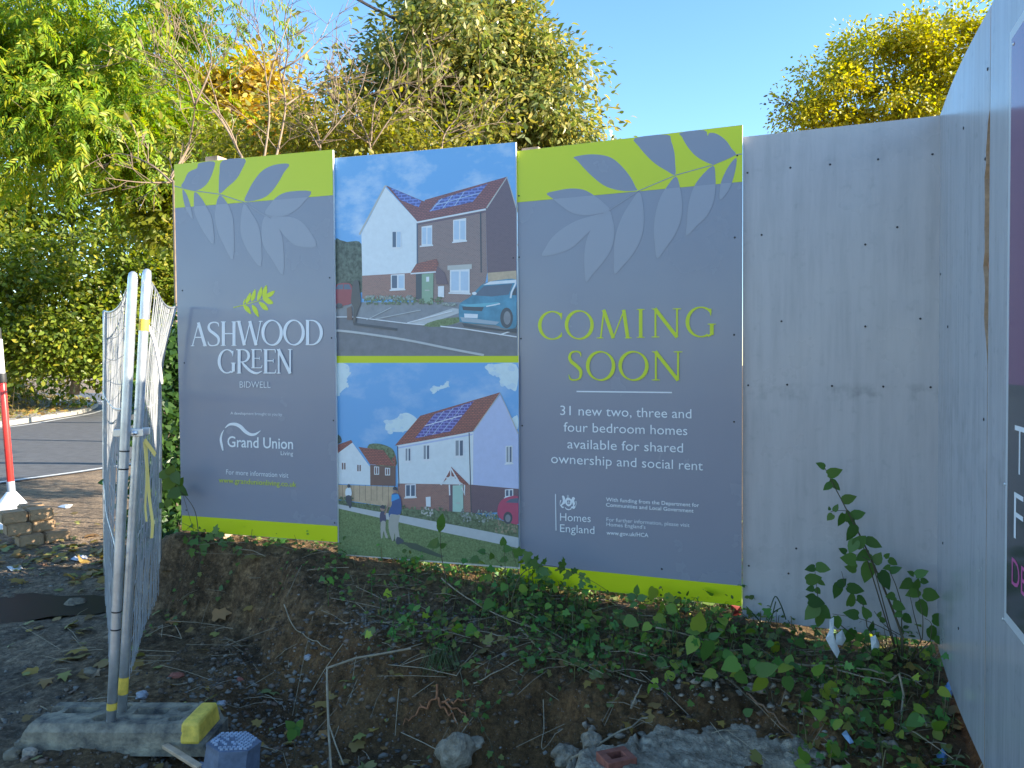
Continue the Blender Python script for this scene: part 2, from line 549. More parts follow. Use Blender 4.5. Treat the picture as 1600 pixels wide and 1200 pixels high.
# puddle
mb = MB()
pts = []
for k in range(40):
    a = 2 * math.pi * k / 40
    r = 1 + .18 * math.sin(3 * a + 1) + .1 * math.sin(7 * a)
    pts.append((-3.22 + .62 * r * math.cos(a), 5.16 + .30 * r * math.sin(a), -.012))
mb.add(pts, [tuple(range(40))])
mw, nt_, pw = newmat('puddle water')
pw.inputs['Base Color'].default_value = (.008, .008, .008, 1); pw.inputs['Roughness'].default_value = .5; pw.inputs['Specular IOR Level'].default_value = .12
tag(mb.build('puddle', mw), kind='structure')

# ------------------------------------------------------------------ hoarding boards
PL1 = Plane((-2.238, 5.165), (-1.10, 4.765))
PL2 = Plane((-1.09, 4.785), (.033, 4.378))
PL3 = Plane((.037, 4.395), (1.173, 3.922))
PL4 = Plane((1.173, 3.95), (1.98, 3.562))


def board(name, plane, corners, label, cat, front, thick=.014, group=None, screws=()):
    """corners TL TR BR BL in photo pixels"""
    c = [plane.at(*p) for p in corners]
    base = (c[2] + c[3]) / 2
    root = empty(name, base, label, cat, group)
    bk = [p - plane.n * thick for p in c]
    m = MB()
    m.add(c, [(3, 2, 1, 0)], 0)
    m.add(c + bk, [(0, 1, 5, 4), (1, 2, 6, 5), (2, 3, 7, 6), (3, 0, 4, 7), (4, 5, 6, 7)], 1)
    m.build('board', [front, M_edge], root)
    sm = None
    for (sx, sy) in screws:
        p = plane.at(sx, sy, .0)
        m = MB(); m.lathe(p, [(.0052, 0), (.0052, .0012), (.0035, .003)], 10, axis=plane.n)
        m.build('screw', M_dark, root)
    return root


class Art:
    """flat printed artwork, traced on the board's own plane; every shape a hair in front of the last"""
    def __init__(s, plane, o=(0, 0), k=1.0, off=.0012):
        s.parent = None; s.bounds = None; s.p = plane; s.o = o; s.k = k; s.off = off; s.mb = MB(); s.mats = []

    def mi(s, m):
        if m not in s.mats: s.mats.append(m)
        return s.mats.index(m)

    def px(s, q):
        return (s.o[0] + q[0] / s.k, s.o[1] + q[1] / s.k)

    def poly(s, pts, m):
        if s.bounds:
            for k in range(4):
                pts = clip(pts, s.bounds[k], s.bounds[(k + 1) % 4], False)
        if len(pts) < 3: return
        vs = [s.p.at(*s.px(q), s.off) for q in pts]
        s.mb.add(vs, [tuple(range(len(vs)))], s.mi(m)); s.off += .00007

    def blob(s, pts, m):
        s.nb = (getattr(s, 'nb', 0) + 1) % 60; o = s.off
        s.off = o + s.nb * .000015; s.smooth(pts, m, 2); s.off = o

    def smooth(s, pts, m, n=4):
        s.poly(cr_closed(pts, n), m)

    def line(s, pts, wd, m):
        """pts with widths (zoom px), drawn as one ribbon"""
        if not isinstance(wd, (list, tuple)): wd = [wd] * len(pts)
        L_, R_ = [], []
        for k, q in enumerate(pts):
            a = pts[max(k - 1, 0)]; b = pts[min(k + 1, len(pts) - 1)]
            tx, ty = b[0] - a[0], b[1] - a[1]; l = math.hypot(tx, ty) or 1
            L_.append((q[0] - ty / l * wd[k] / 2, q[1] + tx / l * wd[k] / 2)); R_.append((q[0] + ty / l * wd[k] / 2, q[1] - tx / l * wd[k] / 2))
        if s.bounds:
            for k in range(len(pts) - 1):
                s.poly([L_[k], L_[k + 1], R_[k + 1], R_[k]], m); s.off -= .00007
            s.off += .00007
            return
        vs = [s.p.at(*s.px(q), s.off) for q in L_ + R_]
        n = len(pts)
        s.mb.add(vs, [(k, k + 1, n + k + 1, n + k) for k in range(n - 1)], s.mi(m)); s.off += .00012

    def ell(s, cx, cy, rx, ry, m, n=24):
        s.poly([(cx + rx * math.cos(2 * math.pi * k / n), cy + ry * math.sin(2 * math.pi * k / n)) for k in range(n)], m)

    def text(s, txt, pl, pr, cap, m, bold=0.0):
        if ' ' in txt and cap >= 24 and not getattr(s, 'busy', False):
            f, X0, X1, _ = text_mesh(txt, bold); bpy.data.meshes.remove(f); pre = ''; s.busy = True
            for wd in txt.split(' '):
                pre = (pre + ' ' + wd).strip()
                f, _, xe, _ = text_mesh(pre, bold); bpy.data.meshes.remove(f)
                f, wa, wb, _ = text_mesh(wd, bold); bpy.data.meshes.remove(f)
                lerp = lambda x: tuple(pl[k] + (pr[k] - pl[k]) * (x - X0) / (X1 - X0) for k in (0, 1))
                s.text(wd, lerp(xe - (wb - wa)), lerp(xe), cap, m, bold)
                if s.parent: s.flush('lettering', s.parent)
            s.busy = False
            return
        me, x0, x1, hcap = text_mesh(txt, bold)
        vs = []
        ux, uy = (pr[0] - pl[0]) / (x1 - x0), (pr[1] - pl[1]) / (x1 - x0)
        for v in me.vertices:
            x = v.co.x - x0; y = v.co.y / hcap * cap
            q = (pl[0] + ux * x, pl[1] + uy * x - y)
            vs.append(s.p.at(*s.px(q), s.off))
        s.mb.add(vs, [tuple(f.vertices) for f in me.polygons], s.mi(m)); s.off += .00012
        bpy.data.meshes.remove(me)

    def build(s, name, parent):
        return s.mb.build(name, s.mats, parent)

    def flush(s, name, parent):
        """what has been drawn so far becomes one part"""
        if not s.mb.f: return None
        o = s.mb.build(name, s.mats, parent); s.mb = MB(); s.mats = []
        return o


def cr_closed(pts, n=4):
    out = []; N = len(pts)
    for a in range(N):
        p0, p1, p2, p3 = (np.array(pts[(a + j) % N], float) for j in (-1, 0, 1, 2))
        for k in range(n):
            t = k / n
            out.append(tuple(.5 * ((2 * p1) + (p2 - p0) * t + (2 * p0 - 5 * p1 + 4 * p2 - p3) * t * t + (3 * p1 - p0 - 3 * p2 + p3) * t ** 3)))
    return out


def cr_open(pts, n=6):
    out = []; N = len(pts)
    for a in range(N - 1):
        p0, p1, p2, p3 = (np.array(pts[min(max(a + j, 0), N - 1)], float) for j in (-1, 0, 1, 2))
        for k in range(n):
            t = k / n
            out.append(tuple(.5 * ((2 * p1) + (p2 - p0) * t + (2 * p0 - 5 * p1 + 4 * p2 - p3) * t * t + (3 * p1 - p0 - 3 * p2 + p3) * t ** 3)))
    out.append(tuple(pts[-1]))
    return out


_cap = {}


def text_mesh(txt, bold=0.0):
    def mk(t):
        c = bpy.data.curves.new('lettering', 'FONT'); c.body = t; c.size = 1; c.offset = bold; c.resolution_u = 3
        o = bpy.data.objects.new('lettering', c)
        m = bpy.data.meshes.new_from_object(o)
        bpy.data.objects.remove(o); bpy.data.curves.remove(c)
        return m
    if bold not in _cap:
        h = mk('H'); _cap[bold] = max(v.co.y for v in h.vertices) or .7; bpy.data.meshes.remove(h)
    m = mk(txt)
    X = [v.co.x for v in m.vertices]
    return m, min(X), max(X), _cap[bold]


def clip(pts, a, b, above=True):
    """part of polygon on the upper (above) or lower side of the line a-b"""
    def sd(q):
        v = (b[0] - a[0]) * (q[1] - a[1]) - (b[1] - a[1]) * (q[0] - a[0])
        return -v if above else v
    out = []
    for k in range(len(pts)):
        p, q = pts[k], pts[(k + 1) % len(pts)]
        sp, sq = sd(p), sd(q)
        if sp >= 0: out.append(p)
        if (sp >= 0) != (sq >= 0):
            t = sp / (sp - sq); out.append((p[0] + (q[0] - p[0]) * t, p[1] + (q[1] - p[1]) * t))
    return out


# serif capitals as tapered strokes; x in 0..W, y 0..1
def arc(cx, cy, rx, ry, a0, a1, T, t, n=40, tilt=0.0, e=1.4):
    P_, W_ = [], []
    for k in range(n + 1):
        a = math.radians(a0 + (a1 - a0) * k / n)
        P_.append((cx + rx * math.cos(a), cy + ry * math.sin(a)))
        W_.append(t + (T - t) * abs(math.cos(a + tilt)) ** e)
    return P_, W_


def glyph(ch, T=.115, t=.045):
    h = T / 2
    se = lambda x, y, r=.11: ([(x - r, y), (x, y), (x + r, y)], [.022, .045, .022])
    ln = lambda a, b, wd: ([a, b], [wd, wd])
    if ch == 'O':
        return 1.0, [arc(.5, .5, .5 - h * .7, .5 - t / 2, 0, 360, T, t, 56, .25)]
    if ch in 'CG':
        s = [arc(.5, .5, .5 - h * .7, .5 - t / 2, 48, 312 if ch == 'C' else 300, T, t, 44)]
        s.append(([(.80, .93), (.815, .83), (.825, .70)], [.10, .07, .015]))
        if ch == 'C':
            s.append(([(.80, .11), (.82, .16), (.835, .26)], [.09, .06, .012])); return .86, s
        s.append(ln((.86, .08), (.86, .42), T)); s.append(se(.86, .43, .14)); s.append(([(.72, .045), (.80, .07), (.88, .10)], [.06, .07, .03]))
        return 1.0, s
    if ch == 'M':
        return 1.2, [ln((.14, 0), (.25, .98), t * 1.3), ln((.24, 1), (.57, .0), T), ln((.57, .02), (.93, .98), t), ln((.92, 1), (1.06, 0), T), se(.12, .015, .12), se(1.08, .015, .12)]
    if ch == 'I':
        return .30, [ln((.15, 0), (.15, 1), T), se(.15, .985, .14), se(.15, .015, .14)]
    if ch == 'N':
        return 1.05, [ln((.15, 0), (.15, 1), t * 1.5), ln((.13, 1), (.9, .0), T), ln((.9, 0), (.9, 1), t * 1.5), se(.15, .015, .14), se(.9, .985, .15), ([(.02, .99), (.15, .97)], [.02, .05])]
    if ch == 'S':
        p = [(.47, .80), (.44, .93), (.30, .98), (.13, .93), (.07, .78), (.13, .64), (.28, .52), (.43, .38), (.47, .24), (.42, .08), (.26, .02), (.10, .05), (.04, .20)]
        wd = [.015, .06, .05, .07, .10, .115, .12, .115, .10, .07, .045, .06, .015]
        q = cr_open(p, 5); ww = list(np.interp(np.linspace(0, len(p) - 1, len(q)), range(len(p)), wd))
        return .52, [(q, ww)]
    if ch == 'A':
        return .72, [ln((.06, 0), (.34, .98), t), ln((.33, 1), (.64, 0), T), ln((.15, .37), (.52, .37), t), se(.07, .015, .08), se(.63, .015, .09)]
    if ch == 'H':
        return .62, [ln((.1, 0), (.1, 1), T), ln((.52, 0), (.52, 1), T), ln((.1, .5), (.52, .5), t), se(.1, .985, .1), se(.1, .015, .1), se(.52, .985, .1), se(.52, .015, .1)]
    if ch == 'W':
        return 1.05, [ln((.08, 1), (.31, 0), T), ln((.31, .0), (.54, .96), t), ln((.53, 1), (.79, 0), T), ln((.79, 0), (.98, 1), t), se(.08, .985, .09), se(.98, .985, .08)]
    if ch == 'D':
        return .75, [ln((.1, 0), (.1, 1), T), arc(.28, .5, .41, .48, -90, 90, T, t, 24), ln((.02, .98), (.30, .98), t), ln((.02, .02), (.30, .02), t)]
    if ch == 'R':
        q = cr_open([(.24, .47), (.38, .30), (.60, .10), (.85, .01), (1.08, .10)], 6)
        ww = list(np.interp(np.linspace(0, 4, len(q)), range(5), [.05, .11, .11, .09, .02]))
        return 1.1, [ln((.12, 0), (.12, 1), T), arc(.28, .73, .24, .25, -90, 90, T * .9, t, 20), ln((.0, .98), (.3, .98), t), ln((.12, .475), (.3, .475), t), (q, ww), se(.12, .015, .1)]
    if ch == 'E':
        return .58, [ln((.12, 0), (.12, 1), T), ln((.02, .98), (.52, .98), t), ln((.12, .52), (.44, .52), t), ln((.02, .02), (.52, .02), t), ([(.52, .98), (.53, .84)], [.06, .015]), ([(.44, .60), (.44, .44)], [.03, .03]), ([(.52, .02), (.56, .17)], [.06, .015])]


def serif(art, ch, x0, x1, yt, yb, m, T=.115, t=.045):
    W, st = glyph(ch, T, t)
    h = yb - yt
    for pts, wd in st:
        art.line([(x0 + p[0] / W * (x1 - x0), yb - p[1] * h) for p in pts], [q * h for q in wd], m)


# ---- left board
b1 = board('sign_board', PL1, [(272, 257), (520, 234), (528, 848), (284, 829)],
           'slate sign board lettered ASHWOOD GREEN with lime leaf emblem, left end of hoarding', 'sign', M_slate,
           screws=[(285, 454), (515, 434), (518, 528), (288, 567), (291, 797), (521, 657), (523, 817)])
a = Art(PL1, (260, 200), 3.75)
gl = ((50, 469), (976, 394))
a.poly([(46, 213), (974, 126), (976, 394), (50, 469)], M_lime)
L1 = [[(90, 345), (105, 310), (130, 260), (180, 235), (192, 206), (280, 197), (278, 240), (255, 300), (220, 345), (165, 368)],
      [(330, 191), (460, 181), (445, 240), (410, 300), (360, 345), (312, 385), (308, 330), (312, 260)],
      [(460, 430), (480, 370), (520, 300), (570, 245), (640, 215), (720, 212), (690, 260), (650, 330), (600, 390), (540, 420)],
      [(580, 505), (610, 445), (660, 395), (730, 372), (848, 372), (810, 430), (760, 480), (690, 515)],
      [(610, 525), (700, 520), (770, 535), (830, 590), (880, 692), (770, 692), (710, 650), (660, 590)],
      [(575, 520), (620, 540), (665, 600), (685, 680), (685, 860), (620, 770), (570, 690), (558, 600)],
      [(455, 445), (500, 500), (535, 560), (555, 650), (555, 810), (490, 740), (445, 650), (435, 560)],
      [(310, 395), (350, 430), (380, 490), (395, 570), (392, 770), (340, 690), (300, 600), (285, 500)],
      [(168, 375), (205, 410), (240, 470), (270, 540), (278, 680), (220, 610), (170, 510), (162, 430)],
      [(95, 360), (125, 400), (145, 470), (155, 535), (110, 460)]]


def leaves_art(a, L, gl, stem):
    for l in L:
        l = cr_closed(l, 3)
        up = clip(l, gl[0], gl[1], True); lo = clip(l, gl[0], gl[1], False)
        a.poly(up, M_slate); a.poly(lo, M_slate2)
    up = [q for q in stem[:-2]]
    a.line(up, 5, M_slate); a.line(stem[-3:], 5, M_slate2)


leaves_art(a, L1, gl, [(48, 340), (95, 352), (165, 368), (310, 388), (455, 435), (580, 515), (650, 520)])
a.build('leaf_print', b1)
a = Art(PL1, (270, 430), 2.727)
a.poly([(39, 1023), (702, 1069), (703, 1138), (39, 1087)], M_lime)
a.build('lime_band', b1)
a = Art(PL1, (290, 430), 6.317, .0013)
for ch, x0, x1, yt, yb in [('A', 55, 212, 466, 700), ('S', 212, 342, 460, 700), ('H', 350, 505, 457, 697), ('W', 508, 762, 452, 692), ('O', 758, 957, 441, 695), ('O', 972, 1174, 440, 693), ('D', 1185, 1357, 442, 690)]:
    serif(a, ch, x0, x1, yt, yb, M_white, .125, .045)
a.flush('title_lettering', b1)
for ch, x0, x1, yt, yb in [('G', 328, 500, 730, 970), ('R', 505, 765, 730, 970), ('E', 650, 765, 730, 918), ('E', 770, 905, 730, 970), ('N', 903, 1062, 730, 970)]:
    serif(a, ch, x0, x1, yt, yb, M_white, .125, .045)
a.flush('title_lettering', b1)
a.parent = b1; a.text('BIDWELL', (542, 1110), (846, 1112), 62, M_white, -.012); a.flush('lettering', b1)
a = Art(PL1, (290, 430), 6.317, .0013)
for l in [[(570, 292), (572, 260), (592, 230), (590, 262)], [(598, 282), (600, 230), (642, 170), (640, 240)], [(655, 262), (648, 210), (688, 135), (690, 215)], [(712, 252), (712, 185), (755, 112), (752, 200)],
          [(762, 222), (762, 150), (800, 98), (806, 165), (790, 215)], [(785, 225), (800, 185), (880, 152), (858, 200), (815, 222)], [(762, 232), (820, 226), (868, 275), (815, 285)],
          [(722, 262), (785, 285), (818, 342), (765, 335)], [(655, 292), (705, 325), (724, 415), (672, 360)], [(572, 296), (625, 315), (648, 385), (590, 345)]]:
    a.smooth(l, M_limetxt, 3)
a.line([(475, 318), (490, 316), (570, 296), (655, 272), (715, 256), (770, 228)], [14, 7, 7, 6, 5, 4], M_limetxt)
a.build('leaf_emblem', b1)
a = Art(PL1, (330, 620), 7.5, .0013)
a.parent = b1; a.text('A development brought to you by', (228, 206), (832, 222), 32, M_white); a.flush('lettering', b1)
a.line(cr_open([(165, 365), (215, 325), (285, 322), (345, 350), (400, 405), (460, 440), (520, 437), (582, 395)], 5), list(np.interp(np.linspace(0, 7, 36), range(8), [6, 26, 38, 42, 40, 34, 28, 4])), M_white)
a.flush('logo_swoosh', b1)
a.line(cr_open([(150, 388), (125, 440), (115, 500), (125, 560), (140, 630)], 5), list(np.interp(np.linspace(0, 4, 21), range(5), [5, 20, 26, 28, 16])), M_white); a.flush('logo_swoosh', b1)
a.parent = b1; a.text('Grand Union', (192, 585), (962, 612), 125, M_white, .012); a.flush('lettering', b1)
a.parent = b1; a.text('Living', (818, 682), (962, 688), 48, M_white); a.flush('lettering', b1)
a.parent = b1; a.text('For more information visit', (178, 908), (908, 948), 58, M_white); a.flush('lettering', b1)
a.parent = b1; a.text('www.grandunionliving.co.uk', (92, 1002), (1000, 1056), 60, M_limetxt); a.flush('lettering', b1)

# ---- picture board
b2 = board('picture_board', PL2, [(521, 247), (806, 222), (812, 889), (529, 867)],
           'board with two pictures of new red-roofed houses between the slate signs', 'sign', plain('board white', (.7, .7, .7), .4),
           screws=[(802, 403), (525, 527), (802, 880), (536, 858)])


def pm(name, c, r=.3, **k):
    c = tuple(min(.86, x * 1.25) * .88 + h * .12 for x, h in zip(c, (.46, .52, .60)))  # grey-blue haze of reflected sky mixed into every plain print colour
    k.setdefault('var', .04); k.setdefault('vscale', 30)
    return plain('print ' + name, c, r, **k)


def skyprint(name, top, bot, zt, zb, cloud=.5):
    m, nt, p = newmat('print ' + name); L = nt.links.new
    g = nd(nt, 'ShaderNodeTexCoord'); sx = nd(nt, 'ShaderNodeSeparateXYZ'); L(g.outputs['Object'], sx.inputs[0])
    mr = nd(nt, 'ShaderNodeMapRange'); mr.inputs[1].default_value = zb; mr.inputs[2].default_value = zt; L(sx.outputs['Z'], mr.inputs[0])
    mx = nd(nt, 'ShaderNodeMix', data_type='RGBA'); mx.inputs[6].default_value = tuple(bot) + (1,); mx.inputs[7].default_value = tuple(top) + (1,); L(mr.outputs[0], mx.inputs[0])
    mp = nd(nt, 'ShaderNodeMapping'); mp.inputs['Scale'].default_value = (1, 1, 1.7); L(g.outputs['Object'], mp.inputs['Vector'])
    n = nd(nt, 'ShaderNodeTexNoise'); n.inputs['Scale'].default_value = 3.4; n.inputs['Detail'].default_value = 7; n.inputs['Roughness'].default_value = .6; L(mp.outputs[0], n.inputs['Vector'])
    r = nd(nt, 'ShaderNodeMapRange'); r.inputs[1].default_value = .48; r.inputs[2].default_value = .75; r.inputs[4].default_value = cloud; L(n.outputs['Fac'], r.inputs[0])
    m2 = nd(nt, 'ShaderNodeMix', data_type='RGBA'); m2.inputs[7].default_value = (.75, .82, .9, 1); L(mx.outputs[2], m2.inputs[6]); L(r.outputs[0], m2.inputs[0])
    L(m2.outputs[2], p.inputs['Base Color']); p.inputs['Roughness'].default_value = .3
    return m


def brickprint(name, c1, c2, mortar, sc=36):
    c1, c2, mortar = [tuple(x * 1.35 * .9 + h * .10 for x, h in zip(c, (.46, .50, .58))) for c in (c1, c2, [q * 1.25 for q in mortar])]  # same reflected-sky haze mixed into brick, roof and solar prints
    m, nt, p = newmat('print ' + name); L = nt.links.new
    g = nd(nt, 'ShaderNodeTexCoord'); sx = nd(nt, 'ShaderNodeSeparateXYZ'); L(g.outputs['Object'], sx.inputs[0])
    cx = nd(nt, 'ShaderNodeCombineXYZ'); L(sx.outputs['X'], cx.inputs['X']); L(sx.outputs['Z'], cx.inputs['Y'])
    b = nd(nt, 'ShaderNodeTexBrick'); b.inputs['Scale'].default_value = sc
    b.inputs['Color1'].default_value = tuple(c1) + (1,); b.inputs['Color2'].default_value = tuple(c2) + (1,); b.inputs['Mortar'].default_value = tuple(mortar) + (1,)
    b.inputs['Mortar Size'].default_value = .045; L(cx.outputs[0], b.inputs['Vector']); L(b.outputs['Color'], p.inputs['Base Color'])
    p.inputs['Roughness'].default_value = .3
    return m


k_sky1 = skyprint('sky', (.20, .46, .78), (.50, .70, .86), 1.1, .2, .95)
k_sky2 = skyprint('blue sky', (.18, .44, .76), (.58, .75, .87), .3, -.6, .5)
k_white = pm('render white', (.66, .70, .72)); k_whiteb = pm('shaded render', (.44, .48, .66))
k_brick = brickprint('brick', (.24, .12, .10), (.17, .09, .08), (.20, .15, .13)); k_brickd = brickprint('brick side', (.125, .062, .075), (.10, .05, .06), (.11, .07, .08))
k_brick2 = brickprint('brick warm', (.30, .11, .075), (.20, .075, .055), (.22, .14, .11))
k_roof = brickprint('roof tile', (.30, .085, .075), (.22, .06, .055), (.07, .025, .025), 26); k_roof2 = brickprint('roof tile warm', (.38, .10, .06), (.27, .075, .05), (.085, .03, .025), 26)
k_solar = brickprint('solar', (.05, .075, .27), (.045, .065, .22), (.12, .16, .40), 14); k_solar2 = brickprint('solar violet', (.065, .055, .26), (.055, .045, .20), (.16, .16, .38), 14)
k_road = pm('asphalt', (.13, .13, .145), var=.12, vscale=20); k_road2 = pm('drive', (.20, .20, .21), var=.12, vscale=20); k_pave = pm('paving', (.46, .46, .45))
k_win = pm('window', (.42, .52, .62)); k_frame = pm('frame', (.75, .77, .8)); k_dk = pm('dark', (.03, .035, .045)); k_dkb = pm('dark glass', (.06, .09, .14))
k_door = pm('door', (.22, .33, .20)); k_mint = pm('mint door', (.36, .52, .42)); k_stone = pm('stone', (.46, .43, .38))
k_tree = pm('tree', (.05, .065, .03), var=.6, vscale=40); k_bush = pm('bush', (.10, .14, .05), var=.6, vscale=60); k_flower = pm('flowers', (.22, .24, .20), var=.7, vscale=90)
k_grass = pm('grass', (.115, .165, .035), var=.4, vscale=90); k_teal = pm('teal car', (.03, .20, .30), var=.25, vscale=9); k_teal2 = pm('teal light', (.10, .38, .46)); k_red = pm('red car', (.27, .018, .025)); k_pink = pm('magenta car', (.42, .03, .09))
k_tan = pm('fence', (.48, .34, .20), var=.12, vscale=30); k_brown = pm('brown wall', (.15, .07, .045)); k_skin = pm('skin', (.35, .2, .14)); k_blue = pm('blue shirt', (.02, .07, .22)); k_blue2 = pm('light blue shirt', (.03, .28, .58)); k_khaki = pm('khaki', (.36, .33, .27)); k_shadow = pm('printed shadow', (.035, .05, .015))
k_cloud = pm('cloud', (.58, .68, .78)); k_cloud2 = pm('cloud grey', (.50, .62, .75))

a = Art(PL2, (510, 210), 3.242)
a.bounds = [(36, 122), (958, 40), (968, 1122), (47, 1122)]
a.poly([(36, 122), (958, 40), (968, 1122), (47, 1122)], k_sky1)
a.smooth([(40, 545), (70, 535), (105, 545), (150, 540), (178, 556), (182, 640), (182, 800), (120, 790), (60, 790), (42, 780)], k_tree, 2)
a.poly([(47, 880), (182, 850), (640, 850), (967, 850), (968, 1122), (47, 1122)], k_road2)
a.poly([(46, 925), (250, 935), (480, 968), (700, 955), (967, 1005), (968, 1122), (47, 1122)], k_road)
a.poly([(45, 905), (182, 866), (300, 866), (640, 868), (675, 880), (480, 968), (412, 955)], k_road2)
a.poly([(412, 955), (640, 880), (672, 884), (672, 905), (490, 968)], k_pave)
a.smooth([(490, 970), (560, 940), (670, 926), (670, 952), (580, 974)], k_grass, 2)
a.poly([(460, 445), (808, 378), (815, 700), (790, 850), (460, 850)], k_brick)
a.poly([(808, 376), (915, 222), (962, 372), (963, 700), (816, 705)], k_brickd)
a.poly([(178, 505), (300, 268), (462, 440), (458, 692), (430, 704), (182, 716)], k_white)
a.poly([(182, 716), (458, 700), (458, 838), (182, 832)], k_brick2)
a.poly([(300, 258), (470, 330), (512, 345), (505, 430), (460, 440)], k_roof)
a.poly([(460, 442), (500, 332), (915, 215), (812, 374)], k_roof)
a.line([(168, 508), (299, 262), (306, 262)], 9, k_stone)
a.line([(462, 457), (808, 391)], 9, k_brickd); a.line([(460, 446), (808, 380)], 8, k_frame)
a.line([(812, 374), (916, 216), (963, 372)], 7, k_stone)
a.poly([(322, 268), (482, 338), (468, 370), (375, 332)], k_solar)
a.poly([(520, 392), (572, 330), (818, 250), (742, 342)], k_solar)
for q in [[(530, 388), (585, 326)], [(590, 375), (640, 308)], [(650, 362), (700, 290)], [(546, 360), (782, 296)]]:
    a.line(q, 3, k_win)
a.line([(461, 450), (462, 690)], 7, k_dkb)
a.line([(782, 395), (785, 700)], 6, k_dk)
for q in [[(483, 468), (537, 460), (537, 562), (483, 568)], [(643, 434), (709, 424), (709, 538), (643, 546)], [(333, 490), (380, 484), (380, 576), (333, 582)], [(328, 711), (398, 706), (398, 784), (328, 787)], [(627, 686), (727, 680), (727, 804), (627, 800)]]:
    a.poly(q, k_frame)
    c = np.mean(q, 0)
    for sgn in (-1, 1):
        cc = c + np.array([(q[1][0] - q[0][0]) * .24 * sgn, 0]); hw = (q[1][0] - q[0][0]) * .19; hh = (q[3][1] - q[0][1]) * .42
        a.poly([(cc[0] - hw, cc[1] - hh), (cc[0] + hw, cc[1] - hh), (cc[0] + hw, cc[1] + hh), (cc[0] - hw, cc[1] + hh)], k_win if sgn > 0 else k_dkb if q[0][0] in (333, 328) else k_win)
a.poly([(615, 665), (738, 657), (738, 682), (615, 688)], k_stone)
for q in [[(474, 568), (542, 562)], [(638, 548), (714, 540)], [(322, 790), (402, 786)], [(620, 804), (732, 808)]]:
    a.line(q, 7, k_frame)
a.poly([(455, 706), (486, 706), (486, 842), (455, 832)], k_dk)
a.poly([(545, 650), (600, 700), (620, 760), (560, 760)], k_brickd)
a.poly([(485, 708), (544, 703), (542, 862), (485, 852)], k_door)
a.poly([(507, 722), (522, 721), (522, 746), (507, 747)], k_frame); a.line([(500, 790), (524, 790)], 5, k_stone)
a.poly([(428, 702), (458, 655), (560, 630), (568, 655), (556, 694)], k_roof2)
a.line([(428, 706), (556, 697)], 7, k_frame)
a.poly([(567, 770), (598, 768), (598, 826), (567, 822)], k_frame)
a.poly([(818, 702), (966, 690), (967, 745), (820, 760)], k_tan)
for (x0, x1, y0, y1, m) in [(190, 455, 815, 868, k_bush), (200, 440, 808, 845, k_flower), (455, 500, 825, 862, k_bush), (515, 590, 815, 868, k_bush), (590, 660, 845, 875, k_flower)]:
    for _ in range(int((x1 - x0) / 3.2)):
        x = random.uniform(x0, x1); y = random.uniform(y0 + 12, y1 - 8)
        a.blob([(x - random.uniform(3, 8), y), (x, y - random.uniform(4, 11)), (x + random.uniform(3, 8), y), (x, y + random.uniform(3, 7))], m)
a.off += .001
a.line([(47, 925), (140, 925), (412, 958), (500, 965)], 5, k_frame); a.line([(205, 940), (330, 878)], 4, k_pave); a.line([(412, 955), (640, 895)], 5, k_frame)
a.line([(250, 936), (480, 890)], 4, k_pave)
a.line(cr_open([(47, 993), (150, 1003), (400, 1040), (650, 1090), (800, 1118)], 5), 11, k_pave)
a.line([(580, 972), (700, 985), (966, 1026)], 6, k_frame); a.line([(880, 1015), (966, 988)], 6, k_frame)
# red car, walker, teal car
a.smooth([(44, 790), (60, 758), (120, 755), (138, 790), (138, 850), (90, 868), (44, 874)], k_red, 3)
a.poly([(46, 785), (62, 762), (88, 760), (88, 785)], k_dkb); a.poly([(92, 760), (118, 760), (130, 785), (92, 786)], k_dkb); a.ell(68, 868, 17, 13, k_dk)
a.smooth([(140, 745), (165, 742), (172, 790), (178, 850), (158, 905), (150, 960), (138, 955), (140, 880), (128, 850), (132, 790)], pm('dark coat', (.05, .04, .035)), 3)
a.poly([(106, 880), (130, 870), (134, 938), (108, 940)], k_brown); a.line([(142, 960), (360, 988)], 12, k_dk)
a.poly([(690, 958), (905, 990), (966, 985), (966, 1005), (700, 975)], k_dk)
a.smooth([(674, 870), (690, 848), (735, 820), (775, 775), (810, 752), (880, 738), (966, 736), (967, 800), (967, 960), (940, 985), (890, 980), (860, 968), (700, 955), (676, 935)], k_teal, 3)
a.poly([(752, 816), (798, 770), (945, 757), (925, 812), (840, 822)], k_dkb); a.poly([(796, 764), (830, 746), (966, 736), (966, 752), (880, 758)], k_frame)
a.line([(966, 745), (940, 800), (935, 830)], 9, k_frame); a.poly([(942, 815), (950, 790), (966, 770), (966, 815)], k_dk)
a.poly([(680, 862), (740, 860), (880, 850), (860, 870), (720, 876)], k_teal2); a.poly([(690, 872), (800, 876), (790, 896), (695, 890)], k_dk); a.poly([(700, 908), (770, 911), (768, 932), (702, 928)], k_frame)
a.poly([(680, 925), (880, 950), (860, 965), (690, 948)], pm('bumper', (.30, .36, .40))); a.ell(915, 930, 32, 52, k_dk); a.ell(918, 930, 18, 34, k_road2)
a.line([(812, 872), (882, 858)], 6, k_frame); a.ell(752, 806, 12, 8, k_frame)
a.build('upper_picture', b2)

